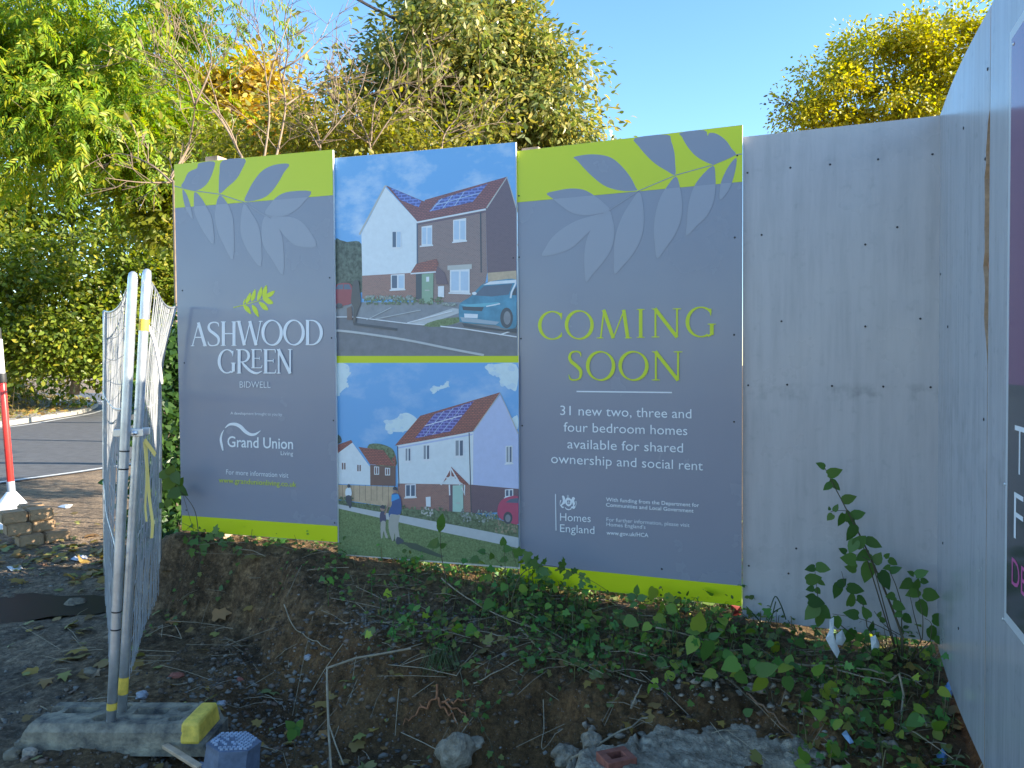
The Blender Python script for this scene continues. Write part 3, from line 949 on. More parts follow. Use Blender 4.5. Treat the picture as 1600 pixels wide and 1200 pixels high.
a = Art(PL2, (510, 550), 3.332)
a.poly([(46, 18), (1000, 18), (1001, 55), (46, 57)], M_lime)
a.build('lime_band', b2)
a = Art(PL2, (510, 550), 3.332)
a.bounds = [(46, 57), (1001, 55), (1004, 1120), (63, 1050)]
a.poly([(46, 57), (1001, 55), (1004, 1120), (63, 1050)], k_sky2)
for q in [[(48, 60), (115, 60), (122, 110), (105, 150), (112, 180), (85, 205), (50, 225)], [(815, 75), (850, 60), (998, 60), (999, 205), (960, 195), (920, 170), (890, 120), (850, 105)],
          [(298, 405), (310, 362), (360, 345), (390, 318), (430, 312), (480, 345), (475, 390), (400, 420), (330, 418)], [(535, 195), (560, 180), (600, 178), (635, 155), (640, 180), (580, 200), (555, 215)], [(965, 345), (998, 330), (999, 400), (975, 385)]]:
    cx_ = np.array(q); lo, hi = cx_.min(0), cx_.max(0)
    a.smooth([(p[0] * .9 + cx_.mean(0)[0] * .1, p[1] * .9 + cx_.mean(0)[1] * .1) for p in q], k_cloud, 4)
    for _ in range(26):
        p = q[random.randrange(len(q))]; t = random.uniform(.55, 1.0); c_ = cx_.mean(0) * (1 - t) + np.array(p) * t; rr = random.uniform(.05, .13) * min(hi - lo)
        c_ = np.clip(c_, [52 + rr, 60 + rr], [996 - rr, 1000]); a.blob([(c_[0] + rr * random.uniform(.8, 1.3) * math.cos(z_), c_[1] + rr * random.uniform(.7, 1.1) * math.sin(z_)) for z_ in np.arange(0, 6.2, .8)], [k_cloud, k_cloud2][random.random() < .4])
a.off += .001
a.smooth([(215, 492), (260, 476), (320, 490), (355, 520), (360, 600), (240, 580)], k_bush, 3); a.smooth([(52, 430), (75, 440), (80, 470), (52, 475)], k_tree, 2)
a.poly([(54, 530), (130, 462), (230, 600), (230, 692), (56, 686)], k_white)
a.poly([(54, 484), (130, 458), (138, 470), (56, 530)], k_roof2); a.poly([(168, 494), (300, 512), (360, 596), (228, 584)], k_roof2); a.poly([(229, 586), (362, 600), (362, 697), (230, 694)], k_brown)
a.poly([(340, 560), (362, 535), (362, 600)], k_roof2)
for q in [(78, 572, 105, 615), (158, 583, 185, 624), (250, 595, 276, 638), (307, 602, 333, 642)]:
    a.poly([(q[0], q[1]), (q[2], q[1] + 2), (q[2], q[3]), (q[0], q[3])], k_frame); a.poly([(q[0] + 4, q[1] + 4), ((q[0] + q[2]) / 2 - 2, q[1] + 5), ((q[0] + q[2]) / 2 - 2, q[3] - 4), (q[0] + 4, q[3] - 4)], k_brown)
    a.poly([((q[0] + q[2]) / 2 + 2, q[1] + 5), (q[2] - 4, q[1] + 5), (q[2] - 4, q[3] - 4), ((q[0] + q[2]) / 2 + 2, q[3] - 4)], k_brown)
a.poly([(58, 690), (370, 702), (384, 806), (330, 806), (60, 765)], k_tan)
for x in range(85, 370, 30):
    a.line([(x, 692), (x, 775)], 2, k_brown)
a.poly([(372, 488), (768, 416), (758, 692), (374, 686)], k_white)
a.poly([(768, 412), (906, 222), (1000, 425), (1003, 712), (758, 692)], k_whiteb)
a.poly([(374, 684), (756, 690), (756, 855), (640, 850), (376, 815)], k_brick2)
a.poly([(756, 690), (1003, 712), (1003, 765), (960, 830), (756, 840)], k_brickd)
a.poly([(358, 487), (490, 332), (905, 210), (768, 412), (600, 446)], k_roof2)
a.line([(374, 499), (764, 428)], 8, k_whiteb); a.line([(370, 490), (766, 418)], 7, k_frame); a.line([(768, 412), (906, 214), (1000, 425)], 6, k_stone); a.line([(745, 420), (756, 840)], 5, k_dk); a.line([(373, 490), (380, 700)], 5, k_dk); a.line([(764, 430), (762, 690)], 6, k_frame)
a.poly([(462, 450), (566, 322), (770, 256), (648, 412)], k_solar2); a.line([(514, 384), (708, 330)], 4, k_frame)
for q in [[(510, 440), (614, 306)], [(556, 430), (664, 290)], [(602, 420), (716, 274)]]:
    a.line(q, 2.5, k_win)
for q in [(410, 496, 444, 572), (504, 480, 542, 564), (670, 454, 718, 546), (413, 686, 468, 756), (935, 486, 971, 580), (932, 712, 975, 756)]:
    a.poly([(q[0], q[1] + 3), (q[2], q[1]), (q[2], q[3] - 3), (q[0], q[3])], k_frame); cx = (q[0] + q[2]) / 2
    for u, v in ((q[0] + 5, cx - 3), (cx + 3, q[2] - 5)):
        a.poly([(u, q[1] + 7), (v, q[1] + 6), (v, q[3] - 8), (u, q[3] - 7)], k_dkb if q[0] in (413, 932) else pm('lit pane', (.22, .24, .26)) if u < cx else k_dkb)
    a.line([(q[0] - 5, q[3] + 3), (q[2] + 5, q[3])], 6, k_frame)
a.poly([(520, 754), (545, 752), (546, 805), (522, 803)], k_frame)
a.poly([(640, 690), (660, 692), (660, 850), (642, 846)], k_brickd); a.poly([(660, 694), (714, 692), (716, 862), (660, 850)], k_mint); a.line([(678, 785), (698, 785)], 5, k_stone)
a.poly([(597, 690), (652, 596), (745, 688), (725, 694), (650, 640)], k_roof2); a.line([(598, 690), (650, 602), (700, 690)], 11, k_frame); a.line([(625, 655), (672, 650)], 6, k_frame); a.line([(650, 610), (650, 668)], 6, k_frame)
a.line([(643, 690), (645, 745)], 7, k_frame); a.line([(722, 690), (722, 745), (708, 705)], 7, k_frame)
a.poly([(62, 770), (330, 806), (400, 815), (760, 835), (1003, 900), (1004, 1015), (560, 925), (62, 800)], pm('planting', (.09, .12, .04), var=.5, vscale=60))
for (x0, x1, y0, y1, sl_, m) in [(64, 150, 755, 790, .1, k_bush), (160, 330, 790, 815, .15, k_bush), (395, 640, 800, 850, .12, k_bush), (620, 900, 830, 900, .12, k_bush), (700, 900, 820, 880, .1, k_flower), (885, 1000, 865, 940, .1, pm('dry bush', (.24, .18, .10), var=.4, vscale=60)), (500, 560, 805, 850, .1, k_stone)]:
    for _ in range(int((x1 - x0) / 2.8)):
        x = random.uniform(x0, x1); y = random.uniform(y0, y1) + (x - x0) * sl_ * .5
        a.blob([(x - random.uniform(3, 7), y), (x, y - random.uniform(4, 11)), (x + random.uniform(3, 7), y), (x, y + random.uniform(3, 7))], m)
a.off += .001
a.poly([(62, 790), (250, 826), (400, 850), (700, 905), (1004, 965), (1004, 1019), (580, 930), (380, 884), (62, 812)], k_pave)
a.poly([(62, 812), (380, 884), (580, 930), (1004, 1019), (1004, 1118), (63, 1049)], k_grass)
a.smooth([(897, 800), (930, 760), (1002, 750), (1003, 820), (1003, 892), (960, 888), (900, 858)], k_pink, 3); a.poly([(935, 782), (960, 764), (1002, 758), (1002, 785)], k_dkb); a.ell(948, 862, 24, 32, k_dk); a.ell(948, 864, 14, 20, k_road2)
# man, child, cyclist and their printed shadows
a.poly([(390, 985), (470, 995), (620, 1062), (600, 1070), (440, 1020)], k_shadow); a.poly([(310, 960), (420, 990), (480, 1002), (400, 1000)], k_shadow)
a.smooth([(340, 845), (385, 842), (378, 900), (385, 960), (388, 985), (365, 985), (360, 940), (350, 985), (330, 930), (328, 880)], k_khaki, 3)
a.smooth([(345, 740), (375, 736), (393, 770), (390, 842), (340, 842), (332, 860), (328, 830), (345, 790)], k_blue, 3); a.poly([(344, 742), (378, 738), (384, 760), (342, 778)], k_blue2); a.ell(361, 718, 12, 16, k_skin); a.smooth([(349, 712), (360, 698), (373, 710), (370, 720)], k_dk, 2)
a.smooth([(372, 960), (395, 970), (408, 985), (380, 1000), (366, 990)], k_dk, 2)
a.smooth([(285, 835), (308, 832), (314, 880), (285, 885)], pm('navy top', (.05, .04, .09)), 3); a.smooth([(288, 885), (312, 882), (312, 925), (325, 962), (312, 964), (302, 930), (296, 964), (288, 962)], k_khaki, 3); a.ell(297, 812, 13, 15, k_skin); a.smooth([(282, 808), (297, 794), (312, 806), (306, 816)], k_dk, 2)
a.line([(308, 845), (325, 800), (328, 775)], [8, 7, 5], k_skin)
a.smooth([(106, 712), (130, 706), (136, 745), (106, 748)], k_white, 3); a.ell(121, 696, 8, 10, k_dk); a.smooth([(106, 748), (134, 748), (132, 790), (110, 785)], k_dk, 2); a.line([(105, 790), (138, 800)], 4, k_dk); a.ell(128, 790, 8, 22, k_dk, 16)
a.build('lower_picture', b2)

# ---- coming soon board
b3 = board('sign_board', PL3, [(808, 236), (1160, 195), (1158.5, 947), (813, 910)],
           'tall slate sign board reading COMING SOON in lime beside the plain grey board', 'sign', M_slate,
           screws=[(811, 306), (811, 402), (814, 529), (816, 665), (815, 876), (1152, 243), (1148, 371), (1147, 523), (1147, 659), (1034, 889)])
a = Art(PL3, (800, 190), 4.138)
gl = ((33, 523), (1490, 389))
a.poly([(34, 191), (1489, 22), (1490, 389), (33, 523)], M_lime)
L3 = [[(398, 232), (450, 218), (520, 212), (600, 220), (660, 245), (720, 300), (770, 365), (800, 425), (808, 445), (740, 450), (660, 438), (590, 410), (520, 355), (460, 295), (420, 250)],
      [(795, 107), (1000, 84), (1030, 130), (1050, 200), (1055, 270), (1055, 345), (1000, 318), (930, 275), (870, 220), (820, 160)],
      [(1090, 72), (1240, 55), (1265, 92), (1275, 75), (1310, 75), (1350, 95), (1390, 130), (1420, 175), (1447, 210), (1400, 240), (1340, 265), (1300, 278), (1240, 255), (1180, 215), (1130, 155), (1100, 100)],
      [(225, 465), (300, 445), (380, 433), (460, 440), (520, 470), (580, 515), (632, 572), (560, 595), (470, 605), (390, 590), (320, 545), (260, 495)],
      [(197, 868), (215, 820), (260, 750), (330, 690), (420, 640), (520, 610), (590, 595), (570, 630), (520, 690), (450, 760), (380, 820), (290, 855)],
      [(625, 575), (650, 630), (662, 700), (655, 780), (630, 850), (580, 920), (520, 990), (480, 1037), (470, 960), (468, 880), (475, 800), (500, 720), (550, 640)],
      [(820, 455), (845, 520), (852, 600), (850, 690), (825, 780), (780, 860), (720, 930), (665, 985), (660, 900), (662, 800), (680, 700), (720, 600), (770, 520)],
      [(1060, 355), (1085, 420), (1100, 520), (1095, 620), (1060, 720), (1000, 810), (940, 885), (925, 800), (918, 700), (930, 590), (960, 490), (1010, 410)],
      [(1300, 285), (1315, 360), (1315, 440), (1300, 530), (1260, 610), (1200, 670), (1128, 738), (1132, 650), (1140, 550), (1165, 450), (1210, 370)],
      [(1450, 235), (1445, 310), (1420, 400), (1390, 460), (1345, 505), (1345, 430), (1360, 370), (1400, 290)]]
leaves_art(a, L3, gl, [(1488, 210), (1447, 214), (1300, 280), (1058, 347), (815, 450), (630, 572), (560, 612)])
a.build('leaf_print', b3)
a = Art(PL3, (800, 460), 2.4)
a.poly([(29, 1010), (861, 1093), (861, 1168), (31, 1079)], M_lime)
a.build('lime_band', b3)
a = Art(PL3, (830, 460), 5.333, .0013)
for ch, x0, x1, yt, yb in [('C', 62, 260, 138, 378), ('O', 285, 518, 132, 376), ('M', 545, 840, 128, 366), ('I', 878, 948, 122, 361), ('N', 1000, 1252, 117, 358), ('G', 1292, 1540, 102, 358),
                           ('S', 305, 428, 470, 718), ('O', 462, 698, 472, 719), ('O', 732, 976, 472, 719), ('N', 1003, 1262, 475, 716)]:
    serif(a, ch, x0, x1, yt, yb, M_limetxt, .125, .045)
a.build('title_lettering', b3)
a = Art(PL3, (800, 460), 2.4, .0013)
a.line([(242, 364), (600, 368)], 5, M_white); a.flush('rule_line', b3)
a.parent = b3; a.text('31 new two, three and', (181, 452), (673, 465), 35, M_white); a.flush('lettering', b3)
a.parent = b3; a.text('four bedroom homes', (194, 514), (658, 528), 35, M_white); a.flush('lettering', b3)
a.parent = b3; a.text('available for shared', (208, 577), (642, 593), 35, M_white); a.flush('lettering', b3)
a.parent = b3; a.text('ownership and social rent', (147, 632), (716, 660), 35, M_white); a.flush('lettering', b3)
a.parent = b3; a.text('With funding from the Department for', (353, 775), (702, 797), 14, M_white, .012); a.flush('lettering', b3)
a.parent = b3; a.text('Communities and Local Government', (353, 795), (681, 818), 14, M_white, .012); a.flush('lettering', b3)
a.parent = b3; a.text('For further information, please visit', (355, 850), (666, 872), 14, M_white); a.flush('lettering', b3)
a.parent = b3; a.text("Homes England's", (355, 868), (501, 879), 14, M_white); a.flush('lettering', b3)
a.parent = b3; a.text('www.gov.uk/HCA', (355, 900), (512, 910), 15, M_white, .012); a.flush('lettering', b3)
a.line([(164, 748), (166, 885)], 3.4, M_white); a.flush('rule_line', b3)
a.parent = b3; a.text('Homes', (181, 848), (296, 854), 29, M_white); a.flush('lettering', b3)
a.parent = b3; a.text('England', (181, 890), (310, 898), 29, M_white); a.flush('lettering', b3)
a = Art(PL3, (860, 760), 15, .0013)
W_ = M_white
a.smooth([(360, 300), (500, 300), (505, 400), (470, 450), (430, 468), (390, 450), (355, 400)], W_, 3)
a.smooth([(372, 285), (385, 265), (412, 258), (445, 265), (470, 285), (455, 300), (385, 300)], W_, 3); a.line([(412, 195), (412, 262)], 12, W_); a.line([(385, 225), (440, 225)], 8, W_)
a.smooth([(275, 225), (310, 215), (335, 250), (352, 320), (340, 400), (305, 420), (270, 460), (320, 480), (290, 510), (240, 450), (290, 360), (285, 280)], W_, 3); a.line([(240, 460), (225, 400), (245, 320)], [14, 10, 26], W_)
a.smooth([(510, 265), (545, 245), (580, 280), (560, 330), (580, 400), (560, 450), (590, 480), (550, 530), (480, 480), (530, 460), (520, 400), (505, 330)], W_, 3); a.line([(590, 470), (610, 410), (600, 345)], [12, 10, 22], W_)
a.line([(345, 490), (380, 530), (430, 545), (480, 530), (500, 490)], [14, 24, 26, 24, 14], W_)
a.smooth([(395, 330), (465, 330), (460, 395), (430, 425), (398, 395)], M_slate, 3); a.line([(430, 330), (430, 425)], 8, W_); a.line([(395, 370), (465, 370)], 8, W_)
a.build('crest', b3)

# ---- plain grey boards
b4 = board('hoarding_board', PL4, [(1161, 214), (1472, 180), (1463, 1003), (1160, 966)],
           'plain scuffed pale grey hoarding board behind the leafy sapling', 'hoarding', M_grey,
           screws=[(1168, 270), (1235, 262), (1297, 257), (1372, 249), (1457, 241), (1402, 355), (1190, 367), (1352, 382), (1221, 502), (1352, 510), (1438, 498),
                   (1169, 602), (1230, 601), (1300, 603), (1380, 604), (1454, 605), (1244, 857), (1170, 884), (1232, 896)])
# right-hand boards, slightly bowed
C0 = Vector((1.98, 3.562, 0)); dr = Vector((-.352, -.936, 0)).normalized(); nl = Vector((dr.y, -dr.x, 0))
if nl.x > 0: nl = -nl
SEAM = 1.0


def wpt(t, z, off=0.0):
    bow = .013 * math.sin(math.pi * min(max(t / SEAM, 0), 1)) if t < SEAM else .0
    return C0 + dr * t + nl * (bow + off + .004) + Vector((0, 0, z))


def wboard(name, t0, t1, zt0, zt1, zb0, zb1, label, n=14, tear=None):
    root = empty(name, wpt((t0 + t1) / 2, (zb0 + zb1) / 2), label, 'hoarding')
    nz = 60
    V_, f_, mi = [], [], []
    for i_ in range(n + 1):
        for j in range(nz + 1):
            u = i_ / n; t = t0 + (t1 - t0) * u; v = j / nz
            z = (zb0 + (zb1 - zb0) * u) * (1 - v) + (zt0 + (zt1 - zt0) * u) * v
            off = 0
            if tear and i_ == n:
                z0, z1 = tear
                if z0 < z < z1:
                    t -= .062 * math.sin(math.pi * (z - z0) / (z1 - z0)) ** .5 * (.75 + .4 * random.random())
            V_.append(wpt(t, z, off))
    N = len(V_)
    Vb = [p - nl * .014 for p in V_]
    st = nz + 1
    q = []
    for i_ in range(n):
        for j in range(nz):
            k = i_ * st + j
            q.append(((k, k + st, k + st + 1, k + 1), 0)); q.append(((N + k, N + k + 1, N + k + st + 1, N + k + st), 1))
    for j in range(nz):
        for base in (0, n * st):
            q.append(((base + j, base + j + 1, N + base + j + 1, N + base + j), 1))
    for i_ in range(n):
        for j in (0, nz):
            k = i_ * st + j
            q.append(((k, k + st, N + k + st, N + k), 1))
    m = MB(); m.v = [tuple(p) for p in V_ + Vb]; m.f = [x[0] for x in q]; m.m = [x[1] for x in q]
    m.build('board', [M_grey2, M_ply], root)
    return root


b5 = wboard('hoarding_board', -.02, SEAM, 2.735, 2.80, .295, .20, 'streaked grey hoarding board turning towards the viewer, split edge at its seam', tear=(1.62, 2.45))
b6 = wboard('hoarding_board', SEAM + .006, SEAM + 1.226, 2.80, 2.84, .19, .12, 'streaked grey hoarding board at the right edge carrying the purple poster')
for (t, z) in [(.97, 2.6), (.62, 2.50), (.95, 2.3), (.3, 1.75), (.96, 1.4), (.2, .8), (.05, 2.0), (.6, .55)]:
    m = MB(); m.lathe(wpt(t, z), [(.006, 0), (.006, .0015), (.003, .003)], 8, axis=nl); m.build('screw', M_dark, b5)
pst = wpt(SEAM - .02, 1.35, -.062)  # stud added behind the seam so the split looks dark
m = MB(); m.box(pst, dr * .075, nl * .045, (0, 0, 1.28)); tag(m.build('timber_post', M_timber, loc=wpt(SEAM - .03, .07, -.075)), 'timber stud added to darken the split seam of the streaked right-hand board', 'post', 'timber posts behind the boards')
PR = Plane((C0 + nl * 0 + dr * SEAM)[:2], (C0 + dr * (SEAM + 1.2))[:2])
po = [PR.at(1585.5, 47, .002), PR.at(1572, 966, .002)]
tl = (po[0] - C0).dot(dr); tb = (po[1] - C0).dot(dr); t0 = (tl + tb) / 2; zt, zb = po[0].z, po[1].z
pr = empty('poster', wpt(t0 + .45, zb), 'glossy purple and charcoal poster with white border at the right edge', 'poster')
M_border = plain('poster border', (.55, .58, .60), .3); M_purple = plain('poster purple', (.17, .045, .13), .12); M_char = plain('poster charcoal', (.045, .048, .055), .12); M_pinkt = plain('poster pink', (.55, .09, .30), .3)


def pq(m, ta, tb_, za, zb_, off, mi=0):
    m.add([wpt(ta, za, off), wpt(tb_, za, off), wpt(tb_, zb_, off), wpt(ta, zb_, off)], [(0, 1, 2, 3)], mi)


m = MB(); m.box(wpt(t0 + .45, (zt + zb) / 2, .003), dr * .45, nl * .002, Vector((0, 0, (zt - zb) / 2))); m.build('board', M_border, pr)
zs = PR.at(1579, 600).z; zi = PR.at(1580, 62).z
m = MB(); pq(m, t0 + .028, t0 + .87, zs, zt - .03, .0058, 0); pq(m, t0 + .028, t0 + .87, zb + .03, zs, .0058, 1); m.build('print', [M_purple, M_char], pr)


def ptext(txt, px, py_base, py_top, m_, tw):
    p = PR.at(px, py_base); zc = PR.at(px, py_top).z - p.z; t = (p - C0).dot(dr)
    tm, x0, x1, hc = text_mesh(txt, -.01 if m_ == M_white else 0)
    mb_ = MB(); vs = [wpt(t + (v.co.x - x0) / (x1 - x0) * tw, p.z + v.co.y / hc * zc, .0066) for v in tm.vertices]
    mb_.add(vs, [tuple(f.vertices) for f in tm.polygons]); bpy.data.meshes.remove(tm); mb_.build('lettering', m_, pr)


ptext('T', 1591.5, 739, 664, M_white, .11); ptext('F', 1590.5, 841, 768, M_white, .10); ptext('DE', 1587, 912, 870, M_pinkt, .16)
for (x, y) in [(1588, 70), (1574, 756), (1571.5, 966)]:
    q = PR.at(x, y); t = (q - C0).dot(dr) + .012; m = MB(); m.lathe(wpt(t, q.z, .005), [(.006, 0), (.006, .002), (.003, .004)], 8, axis=nl); m.build('screw', M_galv, pr)

# timber posts behind the boards
for px, yt, pl, lab, dx in [(327, 243, PL1, 'sawn timber post topping out behind the ASHWOOD GREEN board', .05), (826, 229, PL3, 'sawn timber post showing above and below the COMING SOON board', .05)]:
    t = pl.at(px, yt) - pl.n * (.014 + .05)
    g = H(t.x, t.y) - .1
    m = MB(); m.box((t.x, t.y, (t.z + g) / 2), pl.e * dx, pl.n * .045, (0, 0, (t.z - g) / 2))
    tag(m.build('timber_post', M_timber, loc=(t.x, t.y, g)), lab, 'post', 'timber posts behind the boards')

# ------------------------------------------------------------------ temporary mesh fence, stood edge-on in a block
def fence_panel(label, top, bot, dpost, far_top, far_fn, seed, bands):
    """post from top to bottom pixel; the wire infill runs back to a far edge given by far_fn(z) -> (px, depth)"""
    r = random.Random(seed)
    pb = P(bot[0], bot[1], dpost); pt = P(top[0], top[1], dpost)
    root = empty('mesh_fence_panel', pb, label, 'fence panel', 'mesh fence panels leaning together')
    m = MB()
    e = (pt - pb).normalized()
    m.tube([pb - e * .09, pb + e * .30, pt - e * .25, pt - e * .03, pt - e * .008, pt], [.019, .0195, .0195, .0195, .016, .006], 16); m.build('post', M_galv, root, True)
    for (f, h, mm) in bands:
        m = MB(); q = pb.lerp(pt, f); m.tube([q, q + e * h], .0205, 16, cap=False); m.build('band', mm, root, True)

    def pt_at(u, v):
        near_ = pb.lerp(pt, .02 + v * .965)
        z = near_.z
        px, d = far_fn(v)
        z_f = .12 + v * (far_top - .12)
        rr = ray(px, 574); q = Vector((rr.x / rr.y * d, d, z_f))
        p = near_.lerp(q, u)
        bul = math.sin(math.pi * u) * .010 * math.sin(v * 4 + seed) + .003 * math.sin(u * 11 + v * 7 + seed)
        p = p + Vector((1, .1, 0)) * bul
        p.z -= .06 * math.sin(math.pi * u) * v ** 3
        return p
    m = MB()
    nv = 84 if seed == 3 else 56
    for k in range(nv):
        u = min(.995, max(.005, (k + .5 + r.uniform(-.9, .9)) / nv)); wob = r.uniform(-.004, .004)
        pts = [pt_at(min(1, u + wob * math.sin(v * 3)), v) + Vector((r.uniform(-.004, .004), 0, 0)) for v in np.linspace(0, 1, 12)]
        m.tube(pts, .0016, 4, cap=False)
    for k in range(14):
        v = .02 + .96 * k / 13
        m.tube([pt_at(u, v) for u in np.linspace(0, 1, 16)], .0017, 4, cap=False)
    m.build('wire_mesh', M_wire, root, True)
    m = MB()
    m.tube([pt_at(1, v) for v in np.linspace(0, 1, 24)], .010, 10); m.build('far_upright', M_galv, root, True)
    m = MB(); m.tube([pt - e * .02] + [pt_at(u, 1) for u in np.linspace(.05, 1, 12)], .006, 8); m.build('top_wire', M_galv, root, True)
    for v in (.36, .70):
        m = MB(); m.tube([pt_at(u, v) + Vector((-.004, -.004, -.10 * u * (1 - u))) for u in np.linspace(0, 1, 12)], .004, 6); m.build('brace_wire', M_galv, root, True)
    return root, pb, pt


f1, pb1, pt1 = fence_panel('wire mesh fence panel on the left, its post standing in the front of the block', (208, 424), (174, 1122), 3.24, 2.0,
                           lambda v: (157 + 7 * v, 5.45), 3, [(.02, .03, M_yellow), (.20, .006, M_dark), (.24, .006, M_dark), (.56, .006, M_dark), (.60, .006, M_dark)])
f2, pb2, pt2 = fence_panel('temporary wire mesh fence panel on the right, bent outward at its far top corner', (230, 420), (191, 1104), 3.33, 2.0,
                           lambda v: (float(np.interp(v, [0, .3, .75, .86, 1], [244, 247, 249, 258, 277])), 5.08), 5, [(.03, .075, M_yellow), (.86, .05, M_yellow)])
# clip, tape
q = pb1.lerp(pt1, (1122 - 674) / (1122 - 424.)); q2 = pb2.lerp(pt2, (1104 - 672) / (1104 - 420.))
m = MB()
ax = (q2 - q).normalized(); c = (q + q2) / 2
m.box(c + Vector((.0, -.028, 0)), Vector((.058, .012, 0)), Vector((0, .003, 0)), (0, 0, .016)); m.box(c + Vector((.0, .04, 0)), Vector((.055, .012, 0)), Vector((0, .003, 0)), (0, 0, .016))
m.lathe(c + Vector((.03, -.032, 0)), [(.011, 0), (.011, .012), (.006, .014), (.006, .024)], 6, axis=Vector((0, -1, 0)))
m.box(c + Vector((-.055, -.01, 0)), (.004, 0, 0), (0, .03, 0), (0, 0, .014))
root = empty('fence_clip', c, 'small galvanised clip bolting the two mesh fence posts together', 'clip')
m.build('clamp_plate', plain('bright zinc', (.70, .72, .75), .3, .8), root, bevel=.002)


def ribbon(mb, pts, wv, th=.0008):
    L_ = [Vector(p) - Vector(wv) for p in pts]; R_ = [Vector(p) + Vector(wv) for p in pts]; n = len(pts)
    mb.add(L_ + R_, [(k, k + 1, n + k + 1, n + k) for k in range(n - 1)])
    o = Vector((0, th, 0)); mb.add([p + o for p in L_ + R_], [(k, n + k, n + k + 1, k + 1) for k in range(n - 1)])


m = MB()
tp = [P(x, y, 3.30) for x, y in cr_open([(227, 686), (230, 730), (233, 775), (238, 815), (237, 841)], 4)]
ribbon(m, tp, (.0055, .002, .001)); tp = [P(x, y, 3.295) for x, y in cr_open([(225, 690), (229, 740), (227, 790), (229, 815)], 4)]; ribbon(m, tp, (.0035, .002, 0))
tp = [P(x, y, 3.29) for x, y in cr_open([(226, 688), (233, 697), (243, 711)], 4)]; ribbon(m, tp, (.004, .0, .009))
tag(m.build('barrier_tape', plain('yellow tape', (.70, .55, .16), .5), loc=tp[0]), 'torn strip of yellow tape knotted to the mesh fence post', 'tape')
m = MB(); tp = [P(x, y, 3.5) for x, y in cr_open([(229, 505), (240, 530), (248, 565), (253, 600)], 5)]; m.tube(tp, [.008] * 10 + [.007] * 5 + [.004], 6)
tag(m.build('cable_tie', plain('pale plastic', (.66, .60, .56), .5), loc=tp[0]), 'pale loose end of cable tie hanging behind the fence posts', 'cable tie')

# foot block
M_block = plain('dusty recycled rubber', (.40, .335, .235), .88, spec=.2, vscale=11, c2=(.075, .070, .066), bump=.7, bscale=70)
BL0 = Vector((-2.11, 3.205, 0)); BL1 = Vector((-1.295, 3.185, 0)); be = (BL1 - BL0).normalized(); bn = Vector((-be.y, be.x, 0)); BLn = (BL1 - BL0).length
zb_ = H(-1.7, 3.3) - .006
root = empty('fence_foot_block', (BL0 + BL1) / 2 + Vector((0, 0, zb_)), 'long dirty grey foot block with yellow end carrying the mesh fence posts', 'fence foot')


def bp(x, y, z):
    return BL0 + be * x + bn * y + Vector((0, 0, zb_ + z))


NX, NY = 82, 26
prof_y = np.linspace(0, .245, NY)
Vv, Ff = [], []
slots = [(.145, .275, .115, .165, .05), (.455, .59, .11, .165, .05), (.44, .60, .065, .078, .012)]
holes = [(.085, .15, .028), (.335, .075, .032), (.375, .17, .032), (.66, .165, .026), (.655, .07, .022)]
for ix in range(NX + 1):
    x = BLn * ix / NX
    for iy in range(NY + 1):
        y = .245 * iy / NY
        fx = min(x, BLn - x); fy = min(y, .245 - y)
        z = .098 + .032 * float(sst(fy, -.004, .022)) if fy < .03 else .13
        z = min(z, .055 + .075 * float(sst(fx, .015, .06)))
        if x > BLn - .115: z = min(z, .128)
        for (xa, xb, ya, yb, dp) in slots:
            if xa < x < xb and ya < y < yb: z -= dp
        for (hx, hy, hr) in holes:
            if (x - hx) ** 2 + (y - hy) ** 2 < hr * hr: z -= .05
        if .03 < x < .05 and .03 < y < .20: z -= .03
        Vv.append(bp(x, y, z + random.uniform(-.0008, .0008)))
st = NY + 1
for ix in range(NX):
    for iy in range(NY):
        k = ix * st + iy; Ff.append((k, k + st, k + st + 1, k + 1))
nb = len(Vv)
ring = [ix * st for ix in range(NX + 1)] + [NX * st + iy for iy in range(1, st)] + [ix * st + NY for ix in range(NX - 1, -1, -1)] + [iy for iy in range(NY - 1, 0, -1)]
for k in ring:
    p = Vv[k].copy(); p.z = zb_; Vv.append(p)
for k in range(len(ring)):
    k2 = (k + 1) % len(ring); Ff.append((ring[k2], ring[k], nb + k, nb + k2))
m = MB(); m.add(Vv, Ff); m.build('body', M_block, root)
m = MB()
y0 = BLn - .108
m.hexa([bp(y0, -.009, .052), bp(y0 + .088, -.009, .052), bp(y0 + .088, .22, .052), bp(y0, .22, .052), bp(y0 + .002, .004, .142), bp(y0 + .080, .004, .142), bp(y0 + .076, .21, .142), bp(y0 + .004, .21, .142)])
m.build('yellow_end', M_yellow, root, bevel=.014)

# box with ribbed lid beside the block
M_box = plain('blue grey plastic', (.12, .145, .20), .5, var=.25, vscale=25, bump=.15); M_lid = plain('blue grey lid', (.34, .38, .46), .5, var=.3, vscale=30)
bc = P(366, 1158, 2.98); bz = bc.z
root = empty('stopcock_box', (bc.x, bc.y, bz - .17), 'small blue-grey box with ribbed hexagonal lid beside the yellow block end', 'box')
R_ = Matrix.Rotation(math.radians(18), 3, 'Z'); tl_ = Matrix.Rotation(math.radians(7), 3, 'Y')
hexp = [(-.10, -.01), (-.05, -.085), (.05, -.085), (.10, -.01), (.05, .075), (-.05, .075)]


def bx3(x, y, z): return Vector((bc.x, bc.y, bz)) + R_ @ (tl_ @ Vector((x, y, z)))


